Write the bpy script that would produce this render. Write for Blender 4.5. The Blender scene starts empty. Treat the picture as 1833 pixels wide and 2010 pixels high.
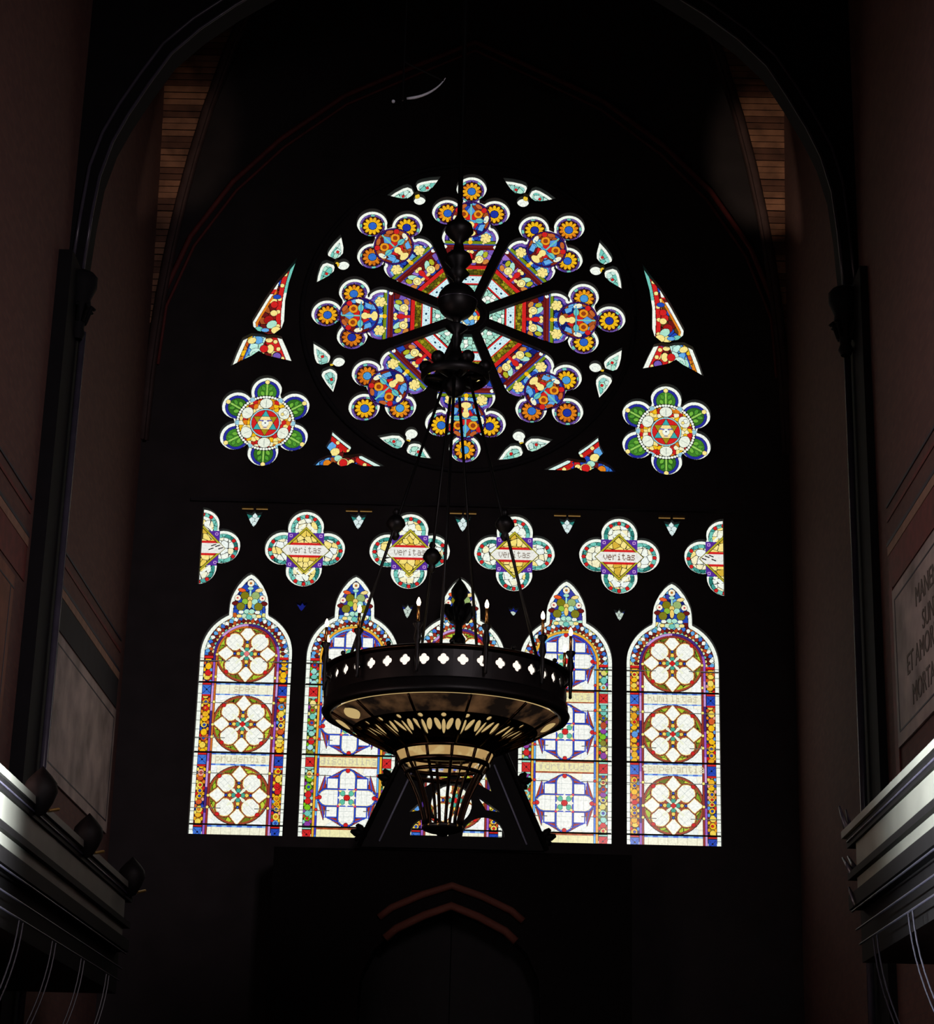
import bpy, bmesh, math, random
import numpy as np
from mathutils import Vector, Matrix
rnd = random.Random(7)
scene = bpy.context.scene
COL = scene.collection
PI = math.pi

# ------------------------------------------------------------------ camera
YAW, PITCH, ROLL, FPX, CX = -0.0117, 0.3238, 0.0258, 4022.1, 0.3283
f_ = Vector((math.sin(YAW)*math.cos(PITCH), math.cos(YAW)*math.cos(PITCH), math.sin(PITCH)))
r_ = Vector((math.cos(YAW), -math.sin(YAW), 0))
u_ = r_.cross(f_)
r2 = r_*math.cos(ROLL)+u_*math.sin(ROLL)
u2 = u_*math.cos(ROLL)-r_*math.sin(ROLL)
cam = bpy.data.cameras.new('camera'); co = bpy.data.objects.new('camera', cam); COL.objects.link(co)
M = Matrix((r2, u2, -f_)).transposed().to_4x4(); M.translation = Vector((CX, 0, 1.6))
co.matrix_world = M
cam.sensor_fit = 'VERTICAL'; cam.sensor_height = 24; cam.lens = 24*FPX/2010
cam.clip_end = 200
scene.camera = co
scene.view_settings.view_transform = 'Standard'; scene.view_settings.look = 'None'
scene.view_settings.gamma = 1; scene.view_settings.use_curve_mapping = False
scene.view_settings.exposure = 0.0
# ------------------------------------------------------------------ daylight: an overcast sky outside
SKY = 1.12
w = bpy.data.worlds.new('sky'); scene.world = w; w.use_nodes = True
w.node_tree.nodes['Background'].inputs[0].default_value = (1.0, 1.0, 0.985, 1)
w.node_tree.nodes['Background'].inputs[1].default_value = SKY
def area(name, loc, target, sx, sy, power, col, spread=180):
    l = bpy.data.lights.new(name, 'AREA'); l.shape = 'RECTANGLE'; l.size = sx; l.size_y = sy
    l.energy = power; l.color = col; l.spread = math.radians(spread)
    o = bpy.data.objects.new(name, l); COL.objects.link(o); o.location = loc
    o.rotation_euler = (Vector(target)-Vector(loc)).to_track_quat('-Z', 'Y').to_euler(); return o
pt = area('daylight_portal', (0, 24.5, 10.2), (0, 0, 10.2), 7.2, 10.0, 1, (1, 1, 1)); pt.data.cycles.is_portal = True
# fill lights added inside the hall to brighten the two side walls
area('nave_fill_left', (-3.9, 13.2, 8.8), (4.03, 14.2, 7.6), 1.2, 3.0, 19, (0.95, 0.86, .92), 60)
area('nave_fill_right', (3.2, 4.5, 8.5), (-4.2, 20.0, 6.8), 1.5, 3.0, 54, (1.0, 0.84, .88), 60)
# low fill lights added opposite each canopy, no window is built there
area('low_fill_left', (-3.6, 8.6, 3.7), (2.9, 11.3, 3.95), 0.9, 1.2, 1150, (0.9, 0.97, 1.0), 28)
area('low_fill_right', (3.6, 7.0, 3.7), (-2.78, 11.7, 4.0), 0.9, 1.2, 900, (0.9, 0.97, 1.0), 20)
def spot(name, loc, target, power, col, ang, blend=0.6, rad=0.05):
    l = bpy.data.lights.new(name, 'SPOT'); l.energy = power; l.color = col
    l.spot_size = math.radians(ang); l.spot_blend = blend; l.shadow_soft_size = rad
    o = bpy.data.objects.new(name, l); COL.objects.link(o); o.location = loc
    o.rotation_euler = (Vector(target)-Vector(loc)).to_track_quat('-Z', 'Y').to_euler(); return o
spot('vault_fill_left', (-3.3, 20.6, 10.6), (-3.75, 23.55, 14.25), 120, (1.0, .72, .54), 19, .7)  # added spots that brighten the vault boards, no fitting there
spot('vault_fill_right', (3.3, 20.6, 10.6), (3.75, 23.55, 14.15), 270, (1.0, .74, .56), 19, .7)
spot('canopy_fill', (0.6, 11.5, 2.6), (2.95, 13.9, 3.9), 40, (1.0, .75, .4), 20, .9)  # added warm spot to yellow the far end of the right canopy
spot('door_fill', (-0.4, 21.0, 3.2), (-0.1, 22.8, 4.5), 1.0, (1.0, .5, .35), 60)  # added warm spot so the door arch shows, no fitting there

# ------------------------------------------------------------------ helpers
def lin(c):
    c = [v/255 for v in c]
    return [v/12.92 if v <= .04045 else ((v+.055)/1.055)**2.4 for v in c]
def mat(name, rgb, rough=.7, metal=0.0, noise=0.0, scale=4.0, bump=0.0, spec=.5):
    m = bpy.data.materials.new(name); m.use_nodes = True; nt = m.node_tree
    b = nt.nodes['Principled BSDF']; c = lin(rgb)
    b.inputs['Roughness'].default_value = rough; b.inputs['Metallic'].default_value = metal
    b.inputs['Specular IOR Level'].default_value = spec
    b.inputs['Base Color'].default_value = (*c, 1)
    if noise or bump:
        tc = nt.nodes.new('ShaderNodeTexCoord'); n = nt.nodes.new('ShaderNodeTexNoise')
        n.inputs['Scale'].default_value = scale; n.inputs['Detail'].default_value = 6
        nt.links.new(tc.outputs['Object'], n.inputs['Vector'])
        if noise:
            cr = nt.nodes.new('ShaderNodeValToRGB')
            cr.color_ramp.elements[0].position = .3; cr.color_ramp.elements[1].position = .72
            cr.color_ramp.elements[0].color = (*[v*(1-noise) for v in c], 1)
            cr.color_ramp.elements[1].color = (*[min(1, v*(1+noise*.6)) for v in c], 1)
            nt.links.new(n.outputs['Fac'], cr.inputs[0]); nt.links.new(cr.outputs[0], b.inputs['Base Color'])
        if bump:
            bp = nt.nodes.new('ShaderNodeBump'); bp.inputs['Strength'].default_value = bump
            nt.links.new(n.outputs['Fac'], bp.inputs['Height']); nt.links.new(bp.outputs[0], b.inputs['Normal'])
    return m
def emis(name, rgb, s):
    m = bpy.data.materials.new(name); m.use_nodes = True; nt = m.node_tree; nt.nodes.clear()
    e = nt.nodes.new('ShaderNodeEmission'); o = nt.nodes.new('ShaderNodeOutputMaterial')
    e.inputs[0].default_value = (*lin(rgb), 1); e.inputs[1].default_value = s
    nt.links.new(e.outputs[0], o.inputs[0]); return m
def brick(name, a, b2, mortar, sx=1.0):
    m = mat(name, a, .85); nt = m.node_tree; b = nt.nodes['Principled BSDF']
    tc = nt.nodes.new('ShaderNodeTexCoord'); sp = nt.nodes.new('ShaderNodeSeparateXYZ'); cb = nt.nodes.new('ShaderNodeCombineXYZ')
    ad = nt.nodes.new('ShaderNodeMath'); ad.operation = 'ADD'
    nt.links.new(tc.outputs['Object'], sp.inputs[0]); nt.links.new(sp.outputs[0], ad.inputs[0]); nt.links.new(sp.outputs[1], ad.inputs[1])
    nt.links.new(ad.outputs[0], cb.inputs[0]); nt.links.new(sp.outputs[2], cb.inputs[1])
    t = nt.nodes.new('ShaderNodeTexBrick'); t.inputs['Scale'].default_value = 4.5*sx
    t.inputs['Color1'].default_value = (*lin(a), 1); t.inputs['Color2'].default_value = (*lin(b2), 1); t.inputs['Mortar'].default_value = (*lin(mortar), 1)
    t.inputs['Mortar Size'].default_value = .012
    nt.links.new(cb.outputs[0], t.inputs['Vector']); nt.links.new(t.outputs[0], b.inputs['Base Color'])
    return m
M_STONE = mat('dark_stone', (42, 37, 39), .9, noise=.3, scale=3, bump=.2)
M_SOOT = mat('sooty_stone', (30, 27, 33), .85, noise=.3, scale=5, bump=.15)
M_BRICK = brick('brick_wall', (104, 70, 62), (92, 60, 56), (84, 66, 62))
M_RED = mat('painted_red_band', (108, 42, 40), .7, noise=.3, scale=9)
M_INK = mat('dark_painted_line', (34, 30, 48), .6)
M_BUFF = mat('buff_border', (150, 112, 92), .75, noise=.25, scale=8)
M_TAB = mat('tablet_stone', (168, 150, 144), .7, noise=.55, scale=2.2, bump=.05)
M_LETTER = mat('painted_letters', (92, 78, 70), .7)
M_WOOD = mat('walnut_wood', (16, 12, 12), .8, noise=.4, scale=12, bump=.1, spec=.1)
M_DWOOD = mat('black_oak', (12, 10, 11), .6, noise=.4, scale=14, spec=.15)
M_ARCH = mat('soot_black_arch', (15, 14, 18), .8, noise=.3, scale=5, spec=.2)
M_PALE = mat('pale_carved_wood', (98, 97, 90), .5, noise=.2, scale=3)
M_SHAFT = mat('polished_shaft', (66, 63, 76), .25, noise=.2, scale=6)
M_BRZ = mat('dark_bronze', (48, 33, 24), .32, 1.0, noise=.4, scale=20)
M_IRON = mat('black_iron', (14, 13, 14), .45, .6)
M_BRZ_GLOW = emis('bronze_reflection_glow', (74, 50, 32), 1.0)  # upper bowl band glows in place of reflections in bronze
_n = M_BRZ_GLOW.node_tree; _e = _n.nodes['Emission']; _t = _n.nodes.new('ShaderNodeTexNoise'); _t.inputs['Scale'].default_value = 5; _t.inputs['Detail'].default_value = 4
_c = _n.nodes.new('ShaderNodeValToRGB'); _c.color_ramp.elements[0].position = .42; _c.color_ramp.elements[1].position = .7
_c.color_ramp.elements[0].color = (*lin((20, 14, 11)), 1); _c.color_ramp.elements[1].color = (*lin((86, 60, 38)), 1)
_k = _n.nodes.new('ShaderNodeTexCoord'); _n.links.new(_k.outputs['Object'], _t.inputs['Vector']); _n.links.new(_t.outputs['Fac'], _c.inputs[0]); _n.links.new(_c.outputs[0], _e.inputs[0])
M_BRASS = mat('brass', (180, 130, 70), .25, 1.0)
M_GLINT = mat('gilded_glint', (230, 190, 120), .3, .9)
M_FLOOR = mat('marble_floor', (70, 66, 62), .4, noise=.3, scale=2)
M_RIB = mat('rib_stone', (70, 52, 50), .8, noise=.3, scale=6)
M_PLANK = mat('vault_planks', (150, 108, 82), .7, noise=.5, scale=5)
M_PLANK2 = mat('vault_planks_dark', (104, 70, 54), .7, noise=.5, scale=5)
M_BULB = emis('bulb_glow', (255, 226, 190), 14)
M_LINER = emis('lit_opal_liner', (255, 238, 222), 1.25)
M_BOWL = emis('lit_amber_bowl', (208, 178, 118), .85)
M_BRK = mat('brick_red_moulding', (100, 52, 38), .8)
M_BRACE = mat('dark_brace', (38, 36, 46), .4)
M_HIGHLIGHT = mat('painted_highlight', (160, 165, 190), .4)
M_LEAD = mat('saddle_bar_iron', (10, 9, 10), .8)

def tag(o, label=None, cat=None, group=None, kind=None):
    if label: o['label'] = label
    if cat: o['category'] = cat
    if group: o['group'] = group
    if kind: o['kind'] = kind
    return o
def empty(name, loc=(0, 0, 0)):
    o = bpy.data.objects.new(name, None); COL.objects.link(o); o.location = loc; o.empty_display_size = .1; return o
def link(name, bm, m, parent=None, smooth=False):
    me = bpy.data.meshes.new(name); bmesh.ops.recalc_face_normals(bm, faces=bm.faces[:]); bm.to_mesh(me); bm.free()
    if smooth:
        for p in me.polygons: p.use_smooth = True
    me.materials.append(m)
    o = bpy.data.objects.new(name, me); COL.objects.link(o)
    if parent: o.parent = parent; o.location = -Vector(parent.location) if parent.parent is None else (0, 0, 0)
    return o
# every mesh below is written in room coordinates; link() offsets it by its thing's base
def box(bm, x0, x1, y0, y1, z0, z1):
    v = [bm.verts.new((x, y, z)) for x in (x0, x1) for y in (y0, y1) for z in (z0, z1)]
    for f in ((0, 1, 3, 2), (4, 6, 7, 5), (0, 4, 5, 1), (2, 3, 7, 6), (0, 2, 6, 4), (1, 5, 7, 3)):
        bm.faces.new([v[i] for i in f])
    return bm
def tube(bm, pts, r, seg=10, cap=True, radii=None):
    pts = [Vector(p) for p in pts]; rings = []; prev = None
    for i, p in enumerate(pts):
        d = (pts[min(i+1, len(pts)-1)]-pts[max(i-1, 0)]).normalized()
        if prev is None:
            a = d.cross(Vector((0, 0, 1)));
            if a.length < .01: a = Vector((1, 0, 0))
        else: a = prev - d*prev.dot(d)
        a.normalize(); prev = a; b = d.cross(a); rr = radii[i] if radii else r
        rings.append([bm.verts.new(p+(a*math.cos(t)+b*math.sin(t))*rr) for t in [2*PI*k/seg for k in range(seg)]])
    for i in range(len(rings)-1):
        for k in range(seg):
            bm.faces.new((rings[i][k], rings[i][(k+1) % seg], rings[i+1][(k+1) % seg], rings[i+1][k]))
    if cap:
        bm.faces.new(rings[0][::-1]); bm.faces.new(rings[-1])
    return bm
def lathe(bm, prof, cx=0, cy=0, seg=32, a0=0, a1=2*PI):
    full = abs(a1-a0-2*PI) < 1e-6; n = seg if full else seg+1
    rings = [[bm.verts.new((cx+r*math.cos(a0+(a1-a0)*k/seg), cy+r*math.sin(a0+(a1-a0)*k/seg), z)) for k in range(n)] for r, z in prof]
    for i in range(len(rings)-1):
        for k in range(seg):
            j = (k+1) % n
            try: bm.faces.new((rings[i][k], rings[i][j], rings[i+1][j], rings[i+1][k]))
            except ValueError: pass
    return bm
def plate_mesh(outer, holes, thick, bevel=0.0):
    """flat plate in x/z with holes, front face at y=0, back at y=thick; returns mesh"""
    cu = bpy.data.curves.new('c', 'CURVE'); cu.dimensions = '2D'; cu.fill_mode = 'BOTH'; cu.extrude = thick/2
    for pl in [outer]+list(holes):
        s = cu.splines.new('POLY'); s.points.add(len(pl)-1); s.use_cyclic_u = True
        for p, q in zip(s.points, pl): p.co = (q[0], q[1], 0, 1)
    o = bpy.data.objects.new('tmp', cu); COL.objects.link(o)
    dg = bpy.context.evaluated_depsgraph_get(); me = bpy.data.meshes.new_from_object(o.evaluated_get(dg))
    bpy.data.objects.remove(o)
    n = len(me.vertices); a = np.empty(n*3); me.vertices.foreach_get('co', a); a = a.reshape(-1, 3)
    b = np.stack([a[:, 0], thick/2-a[:, 2], a[:, 1]], 1); me.vertices.foreach_set('co', b.ravel()); me.update()
    me.materials.clear(); return me
def plate(name, outer, holes, y, thick, m, parent=None):
    me = plate_mesh(outer, holes, thick); me.name = name; me.materials.append(m)
    o = bpy.data.objects.new(name, me); COL.objects.link(o); o.location = (0, y, 0)
    if parent: o.parent = parent; o.location = Vector((0, y, 0))-Vector(parent.location)
    return o

# ------------------------------------------------------------------ window drawing in wall coordinates
KS = .9935
def TX(x): return x*KS
def TZ(z): return 5.599+(z-5.70)*.9923
GY = 24.0          # the glazing plane
def circ(cx, cz, r, a0=0, a1=360, n=40):
    return [(cx+r*math.cos(math.radians(a0+(a1-a0)*i/n)), cz+r*math.sin(math.radians(a0+(a1-a0)*i/n))) for i in range(n+(0 if a1-a0 == 360 else 1))]
def foil(cx, cz, nf, c, r, rot=90, inner=None):
    """outline of nf lobes of radius r whose centres sit at c"""
    pts = []; half = PI/nf
    # intersection of neighbouring lobes
    dd = c*math.sin(half)
    if dd < r:
        ang = math.atan2(math.sqrt(r*r-dd*dd), dd)   # unused when lobes overlap little
        rho = c*math.cos(half)+math.sqrt(max(0, r*r-dd*dd)); lim = math.acos(max(-1, min(1, ((rho*math.cos(half))-c)/r)))
    else: lim = PI*.62
    for k in range(nf):
        a = math.radians(rot)+2*PI*k/nf
        for i in range(17):
            t = a-lim+2*lim*i/16
            pts.append((cx+c*math.cos(a)+r*math.cos(t), cz+c*math.sin(a)+r*math.sin(t)))
    return pts
W_ = (240, 246, 236); CR = (243, 236, 196); PY = (246, 226, 140); TQ = (112, 196, 182); LB = (98, 168, 228); BL = (36, 70, 178)
DB = (22, 30, 112); PU = (118, 88, 178); LP = (196, 150, 214); OR_ = (222, 128, 28); YE = (240, 186, 26); RD = (206, 34, 34); MR = (104, 24, 24)
BR = (166, 80, 34); GR = (140, 176, 34); OL = (124, 118, 22); DG = (48, 104, 34); LG = (172, 226, 204); DK = (16, 13, 12)
TQD = (40, 120, 112)
class Cv:
    def __init__(s, x0, x1, z0, z1, cell=.005):
        s.c = cell; s.x0 = x0; s.z0 = z0; s.nx = int((x1-x0)/cell)+1; s.nz = int((z1-z0)/cell)+1
        xs = x0+(np.arange(s.nx)+.5)*cell; zs = z0+(np.arange(s.nz)+.5)*cell
        s.X, s.Z = np.meshgrid(xs, zs); s.C = np.zeros((s.nz, s.nx, 3)); s.C[:] = DK; s.keep = np.ones((s.nz, s.nx), bool)
    def put(s, m, c): s.C[m] = c
    def sd(s, pts):
        P = np.array(pts); Q = np.roll(P, -1, 0); d = np.full(s.X.shape, 1e9); ins = np.zeros(s.X.shape, bool)
        for (ax, az), (bx, bz) in zip(P, Q):
            ex, ez = bx-ax, bz-az; L = ex*ex+ez*ez
            if L < 1e-12: continue
            t = np.clip(((s.X-ax)*ex+(s.Z-az)*ez)/L, 0, 1)
            d = np.minimum(d, (s.X-ax-t*ex)**2+(s.Z-az-t*ez)**2)
            cond = (az > s.Z) != (bz > s.Z)
            if abs(ez) > 1e-12: ins ^= cond & (s.X < ax+ex*(s.Z-az)/ez)
        d = np.sqrt(d); return np.where(ins, d, -d)
    def disc(s, cx, cz, r, c, lead=.005, clip=None, rz=None, rot=0):
        rz = rz or r; ca, sa = math.cos(rot), math.sin(rot)
        u = (s.X-cx)*ca+(s.Z-cz)*sa; v = -(s.X-cx)*sa+(s.Z-cz)*ca
        def m(e):
            q = (u/(r+e))**2+(v/(rz+e))**2 < 1
            return q if clip is None else q & clip
        if lead: s.put(m(lead), DK)
        s.put(m(0), c)
    def ring(s, cx, cz, r0, r1, c, clip=None, a0=None, a1=None):
        d = np.hypot(s.X-cx, s.Z-cz); m = (d >= r0) & (d < r1)
        if a0 is not None:
            a = np.degrees(np.arctan2(s.Z-cz, s.X-cx)) % 360; a0 %= 360; a1 %= 360
            m &= ((a >= a0) & (a <= a1)) if a0 < a1 else ((a >= a0) | (a <= a1))
        if clip is not None: m &= clip
        s.put(m, c)
    def poly(s, pts, c, lead=.005, clip=None):
        d = s.sd(pts)
        if lead: s.put((d > -lead) if clip is None else (d > -lead) & clip, DK)
        s.put((d > 0) if clip is None else (d > 0) & clip, c)
    def rect(s, x0, x1, z0, z1, c, clip=None):
        m = (s.X >= x0) & (s.X < x1) & (s.Z >= z0) & (s.Z < z1)
        if clip is not None: m &= clip
        s.put(m, c)
    def line(s, p, q, wd, c, clip=None):
        ex, ez = q[0]-p[0], q[1]-p[1]; L = ex*ex+ez*ez
        t = np.clip(((s.X-p[0])*ex+(s.Z-p[1])*ez)/L, 0, 1)
        m = (s.X-p[0]-t*ex)**2+(s.Z-p[1]-t*ez)**2 < (wd/2)**2
        if clip is not None: m &= clip
        s.put(m, c)
    def mosaic(s, m, pal, size, lead=.006, seed=0, sx=1.0, lc=DK):
        U = s.X/size/sx; V = s.Z/size; iu = np.floor(U).astype(int); iv = np.floor(V).astype(int)
        f1 = np.full(U.shape, 9.); f2 = np.full(U.shape, 9.); idd = np.zeros(U.shape, int)
        def h(a, b, k): return ((np.sin(a*127.1+b*311.7+k*74.7+seed*17.3)*43758.5453) % 1.0)
        for du in (-1, 0, 1):
            for dv in (-1, 0, 1):
                a = iu+du; b = iv+dv
                px = a+.15+.7*h(a, b, 1); pz = b+.15+.7*h(a, b, 2)
                d = np.hypot((U-px), (V-pz)); new = d < f1
                f2 = np.where(new, f1, np.minimum(f2, d)); idd = np.where(new, (h(a, b, 3)*len(pal)).astype(int), idd); f1 = np.where(new, d, f1)
        P = np.array(pal, float); idd = np.clip(idd, 0, len(pal)-1)
        s.C[m] = P[idd][m]; s.put(m & ((f2-f1)*size < lead), lc)
    def leadgrid(s, m, size, lc=(150, 160, 158), w=.004, rot=0.0):
        ca, sa = math.cos(rot), math.sin(rot); u = (s.X*ca+s.Z*sa)/size % 1; v = (-s.X*sa+s.Z*ca)/size % 1
        s.put(m & ((u*size < w) | (v*size < w)), lc)
    def build(s, name, parent, place=None, label=None, T=True):
        """run-length quads -> one glass sheet; place maps local (x,z)->design (x,z)"""
        cols = np.clip(s.C, 0, 255)/255.; cols = np.where(cols <= .04045, cols/12.92, ((cols+.055)/1.055)**2.4)
        key = (s.C.astype(int)*np.array([65536, 256, 1])).sum(2); key[~s.keep] = -1
        ch = np.ones(key.shape, bool); ch[:, 1:] = key[:, 1:] != key[:, :-1]
        iz, ix = np.nonzero(ch); n = len(iz)
        end = np.empty(n, int); end[:-1] = np.where(iz[1:] == iz[:-1], ix[1:], s.nx); end[-1] = s.nx
        ok = key[iz, ix] >= 0; iz, ix, end = iz[ok], ix[ok], end[ok]; n = len(iz)
        # merge equal runs stacked vertically
        runs = {}; out = []
        order = np.lexsort((ix, iz)); kk = key[iz, ix]
        prev = {}
        cur = {}; row = -1
        for j in order:
            z = iz[j]
            if z != row:
                prev = cur if z == row+1 else {}; cur = {}; row = z
            t = (ix[j], end[j], kk[j]); e = prev.get(t)
            if e is not None: out[e][3] = z+1; cur[t] = e
            else: out.append([ix[j], end[j], z, z+1, iz[j], ix[j]]); cur[t] = len(out)-1
        R = np.array(out); n = len(R)
        xa = s.x0+R[:, 0]*s.c; xb = s.x0+R[:, 1]*s.c; za = s.z0+R[:, 2]*s.c; zb = s.z0+R[:, 3]*s.c
        X = np.stack([xa, xb, xb, xa], 1).ravel(); Z = np.stack([za, za, zb, zb], 1).ravel()
        if place: X, Z = place(X, Z)
        X = TX(X); Z = TZ(Z)
        V = np.stack([X, np.full_like(X, GY), Z], 1)
        me = bpy.data.meshes.new(name); me.vertices.add(4*n); me.vertices.foreach_set('co', V.ravel())
        me.loops.add(4*n); me.loops.foreach_set('vertex_index', np.arange(4*n)); me.polygons.add(n)
        me.polygons.foreach_set('loop_start', np.arange(0, 4*n, 4)); me.update()
        at = me.attributes.new('pane', 'FLOAT_COLOR', 'FACE')
        cc = cols[R[:, 4], R[:, 5]]; at.data.foreach_set('color', np.concatenate([cc, np.ones((n, 1))], 1).ravel())
        me.materials.append(M_GLASS); me.update()
        o = bpy.data.objects.new(name, me); COL.objects.link(o)
        if parent: o.parent = parent; o.location = -Vector(parent.location)
        if label: o['label'] = label
        return o
# stained glass: each pane tints the daylight that passes through it, streaky like hand-made glass
M_GLASS = bpy.data.materials.new('stained_glass'); M_GLASS.use_nodes = True
nt = M_GLASS.node_tree; nt.nodes.clear()
at = nt.nodes.new('ShaderNodeAttribute'); at.attribute_name = 'pane'
nz = nt.nodes.new('ShaderNodeTexNoise'); nz.inputs['Scale'].default_value = 38; nz.inputs['Detail'].default_value = 3
tcn = nt.nodes.new('ShaderNodeTexCoord'); nt.links.new(tcn.outputs['Object'], nz.inputs['Vector'])
mr = nt.nodes.new('ShaderNodeMapRange'); mr.inputs[1].default_value = .3; mr.inputs[2].default_value = .7; mr.inputs[3].default_value = .80; mr.inputs[4].default_value = 1.06
nt.links.new(nz.outputs['Fac'], mr.inputs[0])
vm = nt.nodes.new('ShaderNodeVectorMath'); vm.operation = 'SCALE'; nt.links.new(at.outputs['Color'], vm.inputs[0]); nt.links.new(mr.outputs[0], vm.inputs['Scale'])
tr = nt.nodes.new('ShaderNodeBsdfTransparent'); gl = nt.nodes.new('ShaderNodeBsdfGlossy'); gl.inputs['Roughness'].default_value = .15
mx = nt.nodes.new('ShaderNodeMixShader'); mx.inputs[0].default_value = .03; ou = nt.nodes.new('ShaderNodeOutputMaterial')
nt.links.new(vm.outputs[0], tr.inputs[0]); nt.links.new(tr.outputs[0], mx.inputs[1]); nt.links.new(gl.outputs[0], mx.inputs[2]); nt.links.new(mx.outputs[0], ou.inputs[0])

FONT = {'a': "00000011100000101111100010111100000", 's': "00000011111000001110000011111000000", 'p': "00000111101000110001111101000010000",
 'e': "00000011101000111111100000111000000", 'i': "00100000000110000100001000111000000", 'd': "00001000010111110001100010111100000",
 'u': "00000100011000110001100010111100000", 'v': "00000100011000110001010100010000000", 'r': "00000101101100110000100001000000000",
 't': "01000111100100001000010010011000000", 'c': "00000011101000110000100010111000000", 'n': "00000111101000110001100011000100000",
 'm': "00000110101010110101101011010100000", 'l': "01100001000010000100001000111000000", 'h': "10000100001111010001100011000100000",
 'o': "00000011101000110001100010111000000", 'f': "00110010001110001000010000100000000"}
def lettering(cv, txt, cx, cz, w, h, c):
    n = len(txt); cw = w/n
    for i, ch in enumerate(txt):
        g = FONT[ch]
        for k, b in enumerate(g):
            if b == '1':
                r, q = divmod(k, 5); x = cx-w/2+i*cw+cw*(.08+q*.17); z = cz+h/2-(r+1)*h/7
                cv.rect(x, x+cw*.17, z, z+h/7, c)

HOLES = []
def hole(pts):
    HOLES.append([(TX(x), TZ(z)) for x, z in pts])
NW = [0]
def window(label, cx, cz):
    NW[0] += 1
    o = empty('window_%d' % NW[0], (TX(cx), GY, TZ(cz))); tag(o, label, 'window', kind='structure'); return o

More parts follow.
